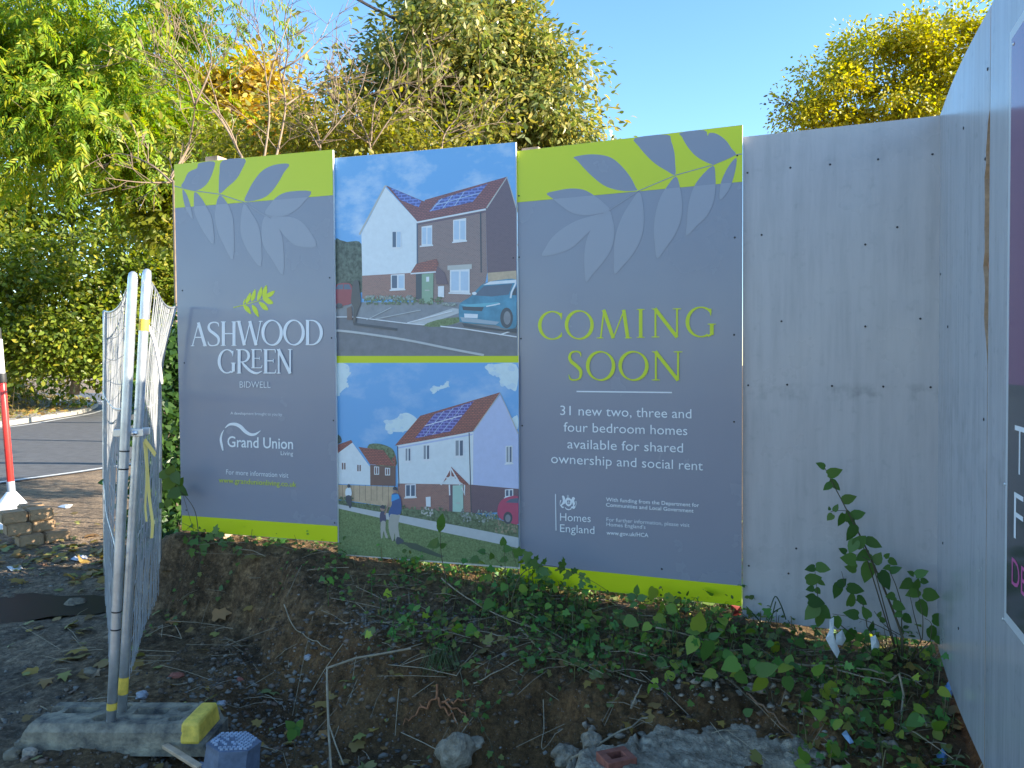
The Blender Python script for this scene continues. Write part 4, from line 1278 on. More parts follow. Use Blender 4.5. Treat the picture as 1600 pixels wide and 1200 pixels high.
m = MB()
m.add([bx3(x, y, -.012) for x, y in hexp] + [bx3(x * 1.12, y * 1.12, -.22) for x, y in hexp], [(0, 1, 2, 3, 4, 5)] + [(k, 6 + k, 6 + (k + 1) % 6, (k + 1) % 6) for k in range(6)]); m.build('case', M_box, root)
m = MB()
m.add([bx3(x * 1.03, y * 1.03, -.012) for x, y in hexp] + [bx3(x * 1.03, y * 1.03, .0) for x, y in hexp], [(11, 10, 9, 8, 7, 6)[::-1]] + [(k, (k + 1) % 6, 6 + (k + 1) % 6, 6 + k) for k in range(6)])
for k in range(11):
    y = -.07 + .0135 * k; hw = .10 - abs(y - .0) * .55 - .012
    for x0_ in np.arange(-hw, hw - .008, .017):
        if abs(x0_ + .03) < .035 and abs(y + .01) < .035 and (k + int(x0_ * 100)) % 3: continue
        m.box(bx3(x0_ + .006, y, .002), R_ @ Vector((.006, 0, 0)), R_ @ Vector((0, .0042, 0)), (0, 0, .004), 1)
m.build('lid', [M_box, M_lid], root)  # base in the darker case colour, painting shade between the ribs
for pts, lb in [([(262, 1168), (285, 1182), (318, 1203)], 'short pale timber offcut poking out under the foot block'), ([(300, 1195), (345, 1203), (372, 1212)], 'dark plastic pipe offcut under the blue-grey box')]:
    m = MB(); pp = [PZ(x, y, .02) for x, y in pts]; e = (pp[2] - pp[0]).normalized(); s_e = e.cross(Vector((0, 0, 1)))
    m.box(pp[1], e * ((pp[2] - pp[0]).length / 2), s_e * .014, (0, 0, .008))
    tag(m.build('offcut', M_timber if 'timber' in lb else M_box, loc=pp[1], bevel=.003), lb, 'offcut')

# walling blocks on the left
M_brk = plain('buff walling block', (.33, .215, .12), .9, var=.25, vscale=11, bump=.6, bscale=50)


def walling(cx, cy, cz, yaw, L=.30, label='', dk=False, seed=0):
    r = random.Random(seed)
    root_loc = Vector((cx, cy, cz))
    ex = Vector((math.cos(yaw), math.sin(yaw), 0)); ey = Vector((-ex.y, ex.x, 0))
    import bmesh
    bm = bmesh.new(); bmesh.ops.create_cube(bm, size=1)
    for v in bm.verts:
        v.co = ex * v.co.x * L + ey * v.co.y * .20 + Vector((0, 0, (v.co.z + .5) * .105))
    bmesh.ops.bevel(bm, geom=bm.edges[:], offset=.012, segments=2, affect='EDGES')
    bmesh.ops.subdivide_edges(bm, edges=bm.edges[:], cuts=2, use_grid_fill=True)
    for v in bm.verts:
        v.co += Vector((r.uniform(-1, 1), r.uniform(-1, 1), r.uniform(-.3, .3))) * .0009
    me = bpy.data.meshes.new('walling_block'); bm.to_mesh(me); bm.free()
    o = bpy.data.objects.new('walling_block', me); COL.objects.link(o); me.materials.append(M_brk); o.location = root_loc
    return tag(o, label, 'brick', 'buff blocks stacked by the road')


p0 = PZ(30, 856, 0); p1 = PZ(104, 842, 0); yaw = math.atan2(p1.y - p0.y, p1.x - p0.x) * .75
ex = Vector((math.cos(yaw), math.sin(yaw), 0)); ey = Vector((-ex.y, ex.x, 0))
Lb = (p1 - p0).length / 2.05
gz = H(-4, 6.8)
o_ = p0 + ey * .10
for (a_, b_, lvl, lb) in [(.5, 0, 0, 'buff walling block, bottom layer front left of the stack'), (1.53, 0, 0, 'buff walling block at the right end of the bottom layer'), (0.1, .06, 1, 'buff walling block in the middle layer, left of the dark one'), (1.08, .11, 1, 'shaded walling block set back in the middle layer'),
                      (-.05, .09, 2, 'buff walling block on top of the stack, nearest the white cone foot'), (.98, .09, 2, 'buff walling block, right end of the top layer'), (.9, .33, 2, 'buff walling block behind the top layer, only its back edge showing'), (.5, .33, 1, 'buff walling block hidden at the back of the middle layer'), (.6, .33, 0, 'buff walling block at the back bottom of the stack')]:
    if 'hidden' in lb or 'back bottom' in lb:
        continue
    c = o_ + ex * (a_ * Lb) + ey * b_
    z = gz + lvl * .106
    if 'only its back' in lb: z = gz + .106 * 2 + .005
    walling(c.x, c.y, z, yaw + random.uniform(-.02, .02), Lb * .985, lb, seed=int(a_ * 100 + lvl))
for lvl, a_ in ((0, .7), (1, .8)):
    c = o_ + ex * (a_ * Lb) + ey * .33
    walling(c.x, c.y, gz + lvl * .106, yaw, Lb * .985, ['buff walling block at the back of the bottom layer', 'buff walling block at the back of the middle layer'][lvl], seed=50 + lvl)

# red and white marker post
d_ = 7.75
pbm = P(19, 822, d_); pbm.z = 0
a_, b_ = P(18, 770, d_), P(-4, 505, d_)
root = empty('marker_post', (pbm.x, pbm.y, 0), 'red and white marker post with white cone foot beside the stacked blocks', 'marker post')
e = (b_ - a_).normalized(); ln_ = (b_ - a_).length
M_redp = plain('red reflective sleeve', (.62, .03, .025), .35); M_whp = plain('white plastic', (.72, .72, .72), .4, var=.08, vscale=9); M_blk = plain('black rubber', (.025, .025, .025), .6)
f_ = lambda y: (770 - y) / (770 - 505.)
for nm, y0_, y1_, r_, mm in [('lower_sleeve', 772, 752, .036, plain('grey sleeve', (.30, .33, .38), .5)), ('red_sleeve', 754, 597, .032, M_redp), ('black_collar', 598, 583, .040, M_blk), ('white_sleeve', 584, 530, .031, M_whp), ('top_cap', 531, 512, .027, M_blk)]:
    m = MB(); m.lathe(a_ + e * ln_ * f_(y0_), [(r_ * .96, 0), (r_, .005), (r_, ln_ * (f_(y1_) - f_(y0_)) - .005), (r_ * .96, ln_ * (f_(y1_) - f_(y0_)))], 20, axis=e); m.build(nm, mm, root, True)
m = MB(); m.lathe((pbm.x, pbm.y, .0), [(.30, 0), (.30, .05), (.24, .09), (.05, a_.z + .0), (.045, a_.z + .01)], 28); m.build('cone_foot', M_whp, root, True)

# overhead cable
m = MB(); m.tube([P(540, -12, 9.4), P(575, 8, 9.6), P(610, 26, 9.9), P(660, 52, 10.4), P(740, 85, 11.2)], .018, 6)
tag(m.build('overhead_cable', plain('cable black', (.03, .03, .035), .5), loc=P(660, 52, 10.4)), 'black overhead cable running down into the round green tree', 'cable')

# ------------------------------------------------------------------ foliage
SH_OVAL = np.array([(0, 0, 0), (.22, .40, .04), (.5, .5, .05), (.8, .28, .02), (1, 0, -.06), (.8, -.28, .02), (.5, -.5, .05), (.22, -.40, .04)])
SH_LANCE = np.array([(0, 0, 0), (.3, .42, .05), (.65, .36, .03), (1, 0, -.10), (.65, -.36, .03), (.3, -.42, .05)])
SH_HEART = np.array([(0, 0, 0), (-.06, .22, .02), (.05, .42, .05), (.3, .52, .06), (.6, .40, .03), (.85, .16, -.01), (1, 0, -.06), (.85, -.16, -.01), (.6, -.40, .03), (.3, -.52, .06), (.05, -.42, .05), (-.06, -.22, .02)])
SH_LOBE = np.array([(0, 0, 0), (-.05, .30, 0), (.10, .55, .03), (.32, .34, .04), (.62, .52, .0), (.66, .24, .04), (1, 0, -.06), (.66, -.24, .04), (.62, -.52, 0), (.32, -.34, .04), (.10, -.55, .03), (-.05, -.30, 0)])


def unit(v): return v / np.maximum(np.linalg.norm(v, axis=1, keepdims=True), 1e-9)


def leaf_obj(name, Cn, D, Nn, L, Wd, shape, mat, parent=None, loc=None):
    Cn = np.asarray(Cn, float); n = len(Cn)
    D = unit(np.asarray(D, float)); Nn = np.asarray(Nn, float)
    Nn = unit(Nn - D * np.sum(Nn * D, 1, keepdims=True)); B = np.cross(Nn, D)
    L = np.broadcast_to(np.asarray(L, float), (n,)); Wd = np.broadcast_to(np.asarray(Wd, float), (n,))
    k = len(shape)
    V_ = (Cn[:, None] + D[:, None] * (shape[None, :, 0, None] * L[:, None, None]) + B[:, None] * (shape[None, :, 1, None] * Wd[:, None, None])
          + Nn[:, None] * (shape[None, :, 2, None] * L[:, None, None] * 1.5))
    me_ = mesh_np(name, V_.reshape(-1, 3), np.full(n, k), np.arange(n * k))
    return link_mesh(name, me_, mat, parent, loc=loc)


def E_(px, py, d, rx, ry, rd=None):
    c = P(px, py, d); return (np.array(c), np.array([rx * d / F, rd if rd else rx * d / F, ry * d / F]))


def clumps(ells, n, r, surf=.45):
    vol = np.array([np.prod(e[1]) ** .8 for e in ells]); pr_ = vol / vol.sum(); out = []
    for k, e in enumerate(ells):
        m_ = max(1, int(round(n * pr_[k])))
        u = unit(r.normal(size=(m_, 3))); rad = r.random((m_, 1)) ** surf
        out.append(e[0] + u * rad * e[1])
    return np.concatenate(out)


def limbs(mb_, base, top, cl, rr, r0_, r):
    """trunk from base to top, then a curved limb to every clump from the nearest lower node"""
    nodes = [np.array(base)]; rads = [r0_]
    tr = []
    n = 7
    for k in range(n + 1):
        t = k / n; p = np.array(base) * (1 - t) + np.array(top) * t + (r.normal(size=3) * .03 * np.linalg.norm(np.array(top) - np.array(base)) * (0 < k)) * np.array([1, 1, .2])
        tr.append(p); nodes.append(p); rads.append(r0_ * (1 - .75 * t))
    mb_.tube(tr, [r0_ * (1 - .75 * k / n) for k in range(n + 1)], 9)
    order = np.argsort(np.linalg.norm(cl - np.array(base), axis=1))
    for i_ in order:
        c = cl[i_]; A_ = np.array(nodes); d = np.linalg.norm(A_ - c, axis=1) + 1.2 * np.maximum(0, A_[:, 2] - c[2]) + .25 * (np.arange(len(A_)) < 3)
        j = int(np.argmin(d)); p = A_[j]; ra = min(rads[j] * .62, .028 * np.linalg.norm(c - p) + .012)
        m1 = p * .6 + c * .4 + r.normal(size=3) * .09 * np.linalg.norm(c - p); m1[2] += .06 * np.linalg.norm(c - p)
        rb = max(.004, ra * .35)
        mb_.tube([p, m1, c], [ra, (ra + rb) / 2, rb], 5, cap=False)
        nodes += [m1, c]; rads += [(ra + rb) / 2, rb]


def tree(name, label, cat, base, top, ells, ncl, per, spread, L, ratio, shape, lmat, r0_, seed, bark=None, group=None, droop=.4, frond=False, surf=.45, stretch=(1, 1, .75)):
    r = np.random.default_rng(seed)
    root = empty(name, base, label, cat, group)
    cl = clumps(ells, ncl, r, surf)
    cen = np.mean([e[0] for e in ells], 0)
    n = len(cl) * per
    cidx = np.repeat(np.arange(len(cl)), per)
    k_ = r.random(len(cl)) < .10
    cl[k_] = cen + (cl[k_] - cen) * 1.10                      # a few sprays stand out of the outline
    size = (.45 + 1.0 * r.random(len(cl)) ** 1.3)[cidx, None]
    off_ = np.clip(r.normal(size=(n, 3)), -1.9, 1.9) * spread * size * np.array(stretch)
    Cn = cl[cidx] + off_
    out_ = unit(Cn - cen + r.normal(size=(n, 3)) * .4)
    D = unit(off_ / spread + r.normal(size=(n, 3)) * .8 + np.array([0, 0, -droop]) + out_ * .3)
    Nn = out_ * .5 + np.array([0, 0, .7]) + r.normal(size=(n, 3)) * .65
    m = MB(); limbs(m, base, top, cl, ells, r0_, r); m.build('trunk', bark or M_bark, root, True)
    if not frond:
        leaf_obj('crown', Cn, D, Nn, L * (.65 + .7 * r.random(n)), L * ratio * (.65 + .6 * r.random(n)), shape, lmat, root)
    else:
        k = 11; Lr = frond
        D = unit(D * np.array([1, 1, .6]) + np.array([0, 0, -.55]))
        Nn = unit(Nn - D * np.sum(Nn * D, 1, keepdims=True)); B = np.cross(Nn, D)
        Cs, Ds, Ns, Ls = [], [], [], []
        fs = (.7 + .6 * r.random(n))
        for j in range(k):
            t = .25 + .75 * (j // 2) / ((k - 1) / 2); sgn = 1 if j % 2 else -1
            if j == k - 1: dd = D; t = 1
            else: dd = D * .55 + B * sgn * .8
            dd = dd + np.array([0, 0, -.35])
            Cs.append(Cn + D * (Lr * t * fs)[:, None] + np.array([0, 0, -.12 * Lr * t * t])); Ds.append(dd); Ns.append(Nn + r.normal(size=(n, 3)) * .25); Ls.append(L * fs * (.8 + .3 * r.random(n)))
        Ls = np.concatenate(Ls)
        leaf_obj('crown', np.concatenate(Cs), np.concatenate(Ds), np.concatenate(Ns), Ls, Ls * ratio, shape, lmat, root)
    return root


G1 = leafmat('ash leaf', [(0.093, 0.186, 0.012), (0.155, 0.264, 0.019), (0.232, 0.326, 0.023), (0.388, 0.372, 0.023), (0.124, 0.202, 0.019)], .45)
G2 = leafmat('hedge leaf', [(0.068, 0.113, 0.016), (0.138, 0.194, 0.022), (0.226, 0.272, 0.029), (0.091, 0.136, 0.019), (0.364, 0.318, 0.033)], .35, .35)
G3 = leafmat('round tree leaf', [(0.077, 0.114, 0.027), (0.153, 0.190, 0.042), (0.267, 0.287, 0.077), (0.401, 0.343, 0.114), (0.114, 0.163, 0.038), (0.496, 0.381, 0.097)], .35, .35, .55)
G4 = leafmat('yellow leaf', [(.22, .25, .02), (.40, .36, .015), (.52, .42, .02), (.16, .21, .025), (.46, .37, .015), (.30, .30, .02)], .45)
G5 = leafmat('golden leaf', [(.46, .28, .05), (.54, .36, .05), (.36, .29, .05), (.50, .38, .07), (.27, .24, .04)], .4)
G6 = leafmat('thicket leaf', [(0.164, 0.177, 0.025), (0.278, 0.253, 0.038), (0.101, 0.139, 0.025), (0.354, 0.291, 0.063), (0.215, 0.228, 0.025)], .45)
G7 = leafmat('bush leaf', [(0.023, 0.058, 0.016), (0.039, 0.091, 0.021), (0.065, 0.130, 0.026), (0.033, 0.072, 0.016)], .3, .4)

# ash over the road
ash = [E_(60, 60, 15, 130, 130, 2.2), E_(180, 90, 15, 105, 115, 2.2), E_(265, 30, 15.5, 55, 55, 1.4), E_(150, 200, 14.5, 120, 70, 1.8), E_(20, 190, 15, 90, 80, 1.8), E_(215, 200, 15, 50, 75, 1.4), E_(360, 10, 15.5, 30, 30, .7), E_(-80, 100, 15, 110, 160, 2.2)]
tree('ash_tree', 'tall ash tree with drooping yellow-green feathery leaves over the road, top left', 'tree', (-16.3, 19.5, .8), P(10, 60, 15.5), ash, 190, 36, .45, .145, .28, SH_LANCE, G1, .30, 21, frond=.40, surf=.5)
# hedge and trees across the road
hd = [E_(-30, 470, 25, 90, 130, 1.8), E_(60, 480, 25.5, 90, 130, 1.8), E_(150, 480, 26, 90, 125, 1.8), E_(240, 470, 27, 80, 130, 1.8), E_(320, 450, 28, 80, 140, 1.8), E_(60, 535, 25, 110, 50, 1.2), E_(190, 535, 26, 110, 45, 1.2)]
tree('hedge', 'tall dark green hedge across the road behind the kerb', 'hedge', (-14.8, 26, .7), P(130, 420, 26.5), hd, 360, 110, .40, .17, .6, SH_OVAL, G2, .16, 22, surf=.4)
hb = [E_(-40, 320, 30, 110, 150, 2), E_(90, 330, 31, 120, 130, 2), E_(230, 340, 31, 120, 120, 2.2), E_(360, 330, 31, 100, 120, 2), E_(30, 520, 29, 120, 110, 1.5), E_(200, 520, 29, 120, 110, 1.5), E_(330, 480, 30, 90, 130, 1.5)]
tree('field_maple', 'dense green tree standing behind the hedge, below the ash leaves', 'tree', (-17, 31, 1.2), P(110, 320, 31), hb, 300, 95, .55, .24, .6, SH_OVAL, leafmat('maple leaf', [(.07, .12, .016), (.13, .19, .02), (.22, .25, .025), (.30, .28, .02), (.08, .14, .018)], .4), .25, 23, surf=.45)
# orange tree
tree('orange_tree', 'small orange autumn tree glowing behind the bare saplings', 'tree', (P(392, 200, 21).x, 21, .4), P(392, 170, 21), [E_(385, 165, 21, 72, 66), E_(440, 195, 21, 42, 50), E_(325, 145, 21, 45, 50), E_(400, 230, 21, 105, 50)], 190, 110, .30, .19, .6, SH_OVAL, G5, .13, 24)
# round tree
rt = [E_(735, 135, 11, 150, 140, 1.64), E_(650, 100, 11, 78, 80, 1.15), E_(585, 185, 11, 66, 70, 0.90), E_(838, 170, 11, 80, 88, 1.23), E_(785, 75, 11, 72, 78, 0.98), E_(720, 35, 11, 90, 55, 0.90), E_(888, 228, 11, 50, 58, 0.98), E_(740, 260, 11, 150, 70, 1.23)]
tree('round_green_tree', 'rounded green and cream-leaved tree behind the house picture board', 'tree', (P(740, 300, 11).x, 11, .35), P(735, 120, 11), rt, 330, 140, .21, .105, .46, SH_LANCE, G3, .16, 25, droop=.7, surf=.42)
# yellow tree right
yt_ = [E_(1290, 150, 24, 55, 55, 1.4), E_(1345, 95, 24, 55, 55, 1.4), E_(1400, 85, 24, 50, 55, 1.4), E_(1465, 75, 24, 60, 55, 1.5), E_(1515, 70, 24, 45, 50, 1.4), E_(1265, 185, 24, 48, 30, 1), E_(1390, 180, 24, 120, 50, 1.6), E_(1490, 150, 24, 75, 70, 1.6), E_(1590, 90, 24, 60, 60, 1.4)]
tree('yellow_tree', 'bright yellow autumn tree above the plain grey boards, right', 'tree', (P(1420, 250, 24).x, 24, .3), P(1410, 110, 24), yt_, 230, 150, .32, .125, .55, SH_OVAL, G4, .22, 26, surf=.5)
tree('thin_tree', 'thin half-bare grey twiggy tree at the left foot of the yellow tree', 'tree', (P(1250, 250, 25).x, 25, .3), P(1245, 160, 25), [E_(1240, 170, 25, 25, 32, .6)], 46, 9, .25, .13, .5, SH_OVAL, leafmat('dull leaf', [(.10, .10, .05), (.16, .13, .06), (.07, .08, .05)], .35), .05, 27)
# thicket behind the left boards
th = [E_(500, 205, 9, 75, 55, .7), E_(600, 215, 9, 75, 55, .7), E_(430, 235, 9, 60, 40, .6), E_(330, 250, 9, 60, 40, .6), E_(690, 225, 9, 60, 45, .6), E_(480, 420, 8.6, 130, 150, .9), E_(640, 420, 8.6, 120, 150, .9), E_(340, 420, 8.2, 50, 130, .7)]  # lower clumps, hidden by the boards, added to shade the stacked blocks
tree('yellow_thicket', 'yellowing leafy shrub just above the picture board top', 'shrub', (P(520, 260, 9).x, 9, .35), P(520, 230, 9), th, 300, 60, .20, .085, .5, SH_LANCE, G6, .05, 28, bark=M_bare)
tree('field_maple_sapling', 'pale yellow-green young tree between the hedge and the left sign', 'tree', (P(300, 300, 16).x, 16, .35), P(290, 250, 16), [E_(265, 250, 16, 60, 85, 1), E_(330, 245, 16, 50, 35, .9), E_(250, 330, 16, 40, 70, .8), E_(500, 245, 16.5, 60, 25, .8)], 120, 80, .33, .14, .55, SH_OVAL, leafmat('pale maple leaf', [(.14, .17, .015), (.21, .23, .02), (.09, .13, .015), (.28, .25, .02)], .45), .08, 29)
# dark bush left of the ASHWOOD board
bu = [E_(266, 610, 5.75, 26, 70, .35), E_(262, 740, 5.7, 30, 80, .35), E_(258, 830, 5.55, 30, 50, .30), E_(275, 550, 6, 24, 60, .3), E_(300, 690, 6.3, 45, 180, .5)]  # last clump set further back, added to shade the stacked blocks
tree('bramble_bush', 'dark green bramble bush pressed against the left edge of the first sign', 'bush', (-2.55, 5.75, .1), P(268, 600, 5.8), bu, 150, 70, .085, .055, .75, SH_HEART, G7, .018, 30, bark=M_twig, surf=.5)

# bare saplings behind the left signs: traced main stems plus random twigs
def sapling(label, d, stems, seed, r0_=.02, leaf=40, lm=None, twigs=10):
    r = np.random.default_rng(seed); rr = random.Random(seed)
    base = P(stems[0][0][0], stems[0][0][1], d)
    base = Vector((base.x, base.y, H(base.x, base.y)))
    root = empty('bare_sapling', base, label, 'sapling', 'bare saplings behind the boards')
    m = MB(); tips = []
    for k, stt in enumerate(stems):
        q = cr_open(stt, 6); dd = [d + .25 * math.sin(k * 2.1 + i_ * .13) for i_ in range(len(q))]
        pts = [P(x, y, z) for (x, y), z in zip(q, dd)]
        if k == 0: pts = [base, base.lerp(pts[0], .6)] + pts
        rad = [max(.003, r0_ * .72 * (1 if k == 0 else .6) * (1 - .8 * i_ / (len(pts) - 1))) for i_ in range(len(pts))]
        m.tube(pts, rad, 6)
        tot = len(pts)
        for j in range(twigs):
            i_ = rr.randint(max(2, tot // 4), tot - 2); p = pts[i_]; t = (pts[min(i_ + 1, tot - 1)] - pts[i_ - 1]).normalized()
            s_ = (t.cross(Vector((rr.uniform(-.4, .4), 1, rr.uniform(-.4, .4)))).normalized() * rr.choice((-1, 1)) + t * rr.uniform(.5, 1.5) + Vector((0, rr.uniform(-.5, .5), 0))).normalized()
            ln = rr.uniform(.15, .55) * d / 8
            p1_ = p + s_ * ln * .5 + Vector((rr.uniform(-.05, .05), 0, .03)); p2_ = p + s_ * ln + Vector((rr.uniform(-.1, .1), 0, .12 * rr.random()))
            ra = rad[i_] * .45
            m.tube([p, p1_, p2_], [max(.0026, ra), max(.0024, ra * .7), .0018], 4, cap=False); tips += [p1_, p2_]
            for _ in range(2):
                s2 = (s_ + Vector((rr.uniform(-.8, .8), rr.uniform(-.6, .6), rr.uniform(-.3, .9)))).normalized(); p3 = p1_ + s2 * ln * rr.uniform(.3, .6)
                m.tube([p1_, p3], [.003, .002], 4, cap=False); tips.append(p3)
    m.build('stems', M_bare, root, True)
    if leaf:
        T = np.array([tuple(tips[rr.randrange(len(tips))]) for _ in range(leaf)]) + r.normal(size=(leaf, 3)) * .03
        leaf_obj('leaves', T, r.normal(size=(leaf, 3)) + np.array([0, 0, -.6]), r.normal(size=(leaf, 3)) + np.array([0, 0, .8]), .05 + .04 * r.random(leaf), .03 + .02 * r.random(leaf), SH_OVAL, lm or G6, root)


sapling('pale curving sapling stem rising past the top left corner of the first sign', 6.6, [[(272, 285), (268, 275), (292, 235), (302, 190), (304, 165)], [(304, 165), (290, 120), (262, 80), (240, 40)], [(304, 165), (330, 100), (318, 50), (305, 10)], [(268, 285), (232, 255), (180, 240), (130, 262)], [(272, 285), (220, 285), (165, 278)]], 41, .022, 40, twigs=7)
sapling('leaning pale sapling fanning left above the first sign', 7.2, [[(378, 246), (372, 235), (345, 185), (312, 150), (285, 105), (240, 62)], [(345, 185), (330, 130), (312, 80), (300, 40)], [(372, 235), (352, 190), (300, 130), (250, 110), (200, 90)], [(365, 220), (330, 170), (270, 135), (225, 85)]], 42, .02, 60, twigs=8)
sapling('straight sapling against the sky above the lime band, nearer the left', 7.4, [[(412, 245), (414, 240), (421, 175), (414, 110), (405, 55), (365, 10)], [(414, 110), (385, 65), (360, 30)], [(418, 140), (430, 90), (452, 30), (458, -10)]], 43, .02, 20, twigs=8)
sapling('taller bare sapling reaching the sky between the orange and the green trees', 7.6, [[(430, 245), (434, 235), (446, 165), (437, 110), (430, 60), (425, 5)], [(440, 130), (450, 80), (445, 30), (455, -5)], [(437, 110), (470, 90), (500, 60), (520, 20)], [(446, 165), (490, 135), (530, 118)]], 44, .022, 24, twigs=8)
sapling('many-stemmed bare sapling in front of the round green tree', 8.2, [[(580, 240), (575, 215), (555, 170), (530, 90), (525, 30)], [(575, 215), (600, 160), (625, 130), (665, 142), (690, 130)], [(565, 190), (520, 150), (495, 120)], [(580, 220), (590, 150), (640, 110), (655, 70)], [(578, 225), (545, 200), (515, 150)], [(580, 230), (610, 185), (640, 150), (700, 90)]], 45, .02, 90, twigs=11)
sapling('twisted bare sapling just left of the picture board top corner', 8.0, [[(500, 250), (500, 225), (490, 170), (505, 130), (540, 105)], [(497, 210), (470, 170), (450, 150)], [(500, 225), (530, 190), (560, 150), (575, 100)], [(498, 230), (480, 200), (462, 190)]], 46, .018, 70, twigs=11)
sapling('low twiggy sapling with a few leaves above the right half of the picture board', 8.4, [[(690, 240), (695, 210), (720, 180), (760, 160)], [(695, 210), (670, 180), (650, 165)], [(692, 225), (740, 200), (790, 190)]], 47, .016, 80, twigs=10)

# ------------------------------------------------------------------ plants in front of the boards
U1 = leafmat('ground leaf', [(0.049, 0.135, 0.032), (0.081, 0.230, 0.045), (0.149, 0.338, 0.054), (0.068, 0.176, 0.045), (0.121, 0.270, 0.049), (0.351, 0.432, 0.054)], .3, .42)
U2 = leafmat('sapling leaf', [(0.048, 0.109, 0.026), (0.075, 0.161, 0.032), (0.109, 0.204, 0.043), (0.086, 0.152, 0.030)], .25, .4)
U3 = leafmat('broad leaf', [(0.108, 0.239, 0.043), (0.173, 0.303, 0.043), (0.303, 0.347, 0.043), (0.108, 0.196, 0.033), (0.077, 0.173, 0.043)], .3, .45)
FALL = leafmat('fallen leaf', [(0.240, 0.150, 0.060), (0.390, 0.256, 0.060), (0.150, 0.090, 0.044), (0.300, 0.284, 0.074), (0.196, 0.240, 0.090), (0.360, 0.166, 0.060)], .2, .6, .3)


def wp_(s, q):
    p = A2 + we * s + wn * q
    return p.x, p.y


def field(n, r, dens):
    """points (s,q) on the bank kept where dens(s,q) beats a random number"""
    out = []
    while len(out) < n:
        s = r.uniform(-.4, 4.5, 4000); q = r.uniform(-1.1, 1.6, 4000); k = r.random(4000) < dens(s, q)
        out += list(zip(s[k], q[k]))
    o = np.array(out[:n]); x = A2.x + we.x * o[:, 0] + wn.x * o[:, 1]; y = A2.y + we.y * o[:, 0] + wn.y * o[:, 1]
    return x, y, o


def dens(s, q):
    wp = np.interp(s, [-.5, .2, .9, 1.3, 1.9, 2.6, 3.2, 3.7, 4.5, 6], [.02, .04, .10, .35, .74, .82, .66, .56, .95, 1.2])
    d = sst(q, wp + .08, wp - .10) * sst(s, .9, 1.6) * .9 + sst(q, .12, .0) * sst(s, -.3, .2) * .8
    patch = .25 + 1.5 * (fbm(s * 2.3, q * 2.3, 91, 3) + .35)
    edge = np.clip(1.15 - .75 * q / np.maximum(wp, .05), .18, 1)
    right = np.where((s > 2.7), 1.0 * sst(q, 1.6, 1.2) * sst(s, 2.7, 3.2), 0) * .6
    d = np.maximum(d * edge, right * np.where(s > 3.9, 1, sst(q, .62, .45)))
    d = d * (1 - .65 * sst(s, 3.4, 3.7) * sst(q, .22, .08) * sst(s, 4.45, 4.2))
    return d * np.clip(patch, 0, 1)


r = np.random.default_rng(77)
x, y, o = field(1900, r, dens)
z = height(x, y) + .01 + np.abs(r.normal(size=len(x))) * .05 * (1 + .5 * (o[:, 0] > 1))
n = len(x)
N_ = r.normal(size=(n, 3)) * .45 + np.array([-.05, -.45, .8]); D_ = r.normal(size=(n, 3)) * np.array([1, 1, .35]) + np.array([0, -.5, -.2])
L_ = .014 + .042 * r.random(n) ** 2.2
tag(leaf_obj('ivy_ground_cover', np.stack([x, y, z], 1), D_, N_, L_, L_ * (.8 + .3 * r.random(n)), SH_LOBE, U1), kind='stuff')
n = 3400                                                    # small herb leaves among the ivy
x, y, o = field(n, r, lambda s, q: dens(s, q) * sst(s, 1.0, 2.0))
z = height(x, y) + .015 + np.abs(r.normal(size=n)) * .06
L_ = .014 + .026 * r.random(n)
tag(leaf_obj('herb_ground_cover', np.stack([x, y, z], 1), r.normal(size=(n, 3)) + np.array([0, -.3, 0]), r.normal(size=(n, 3)) * .6 + np.array([0, -.4, .7]), L_, L_ * (.35 + .4 * r.random(n)), SH_OVAL, leafmat('herb leaf', [(.07, .13, .03), (.11, .17, .03), (.05, .10, .025), (.20, .19, .05)], .3)), kind='stuff')
n = 520
x, y, o = field(n, r, lambda s, q: dens(s, q) * sst(s, 1.2, 3.2))
z = height(x, y) + .03 + np.abs(r.normal(size=n)) * .07
N_ = r.normal(size=(n, 3)) * .45 + np.array([-.05, -.55, .75]); D_ = r.normal(size=(n, 3)) * np.array([1, 1, .35]) + np.array([0, -.5, -.3]); L_ = .035 + .04 * r.random(n)
tag(leaf_obj('broad_leaf_ground_cover', np.stack([x, y, z], 1), D_, N_, L_, L_ * .82, SH_HEART, U3), kind='stuff')
# trailing stems that run down the bank, leaves alternating along them
m = MB(); vc, vd, vn, vl = [], [], [], []
x, y, o = field(150, r, lambda s, q: (dens(s, q) * (q < .75) + .5 * (s > -.1) * (s < 1.4) * (q > -.05) * (q < .08)))
for i_ in range(150):
    s_v, q_v = o[i_]; a_ = random.gauss(.9, .8); pts = []; L_v = random.uniform(.25, .8); nst = int(L_v / .03); lift = random.uniform(.015, .06)
    for k in range(nst):
        xx, yy = wp_(s_v, q_v); pts.append(Vector((xx, yy, H(xx, yy) + .006 + lift * math.sin(math.pi * k / nst))))
        a_ += random.gauss(0, .22); s_v += .03 * math.cos(a_); q_v += .03 * math.sin(a_)
        if s_v > 4.45: break
    if len(pts) < 4: continue
    m.tube(pts, [.0024 * (1 - .7 * k / len(pts)) for k in range(len(pts))], 5, cap=False)
    big = random.uniform(.7, 1.35)
    for k in range(1, len(pts) - 1):
        if random.random() < .22: continue
        t = (pts[k + 1] - pts[k - 1]).normalized(); sd = t.cross(Vector((0, 0, 1))) * (1 if k % 2 else -1)
        st_ = sd * random.uniform(.008, .025) + Vector((0, 0, random.uniform(.006, .03)))
        m.tube([pts[k], pts[k] + st_], .0009, 3, cap=False)
        vc.append(tuple(pts[k] + st_)); vd.append(tuple(sd + t * .5 + Vector((0, -.3, random.uniform(-.5, .2))))); vn.append((random.gauss(-.05, .35), random.gauss(-.5, .3), .8)); vl.append(random.uniform(.022, .046) * big * (1 - .4 * k / len(pts)))
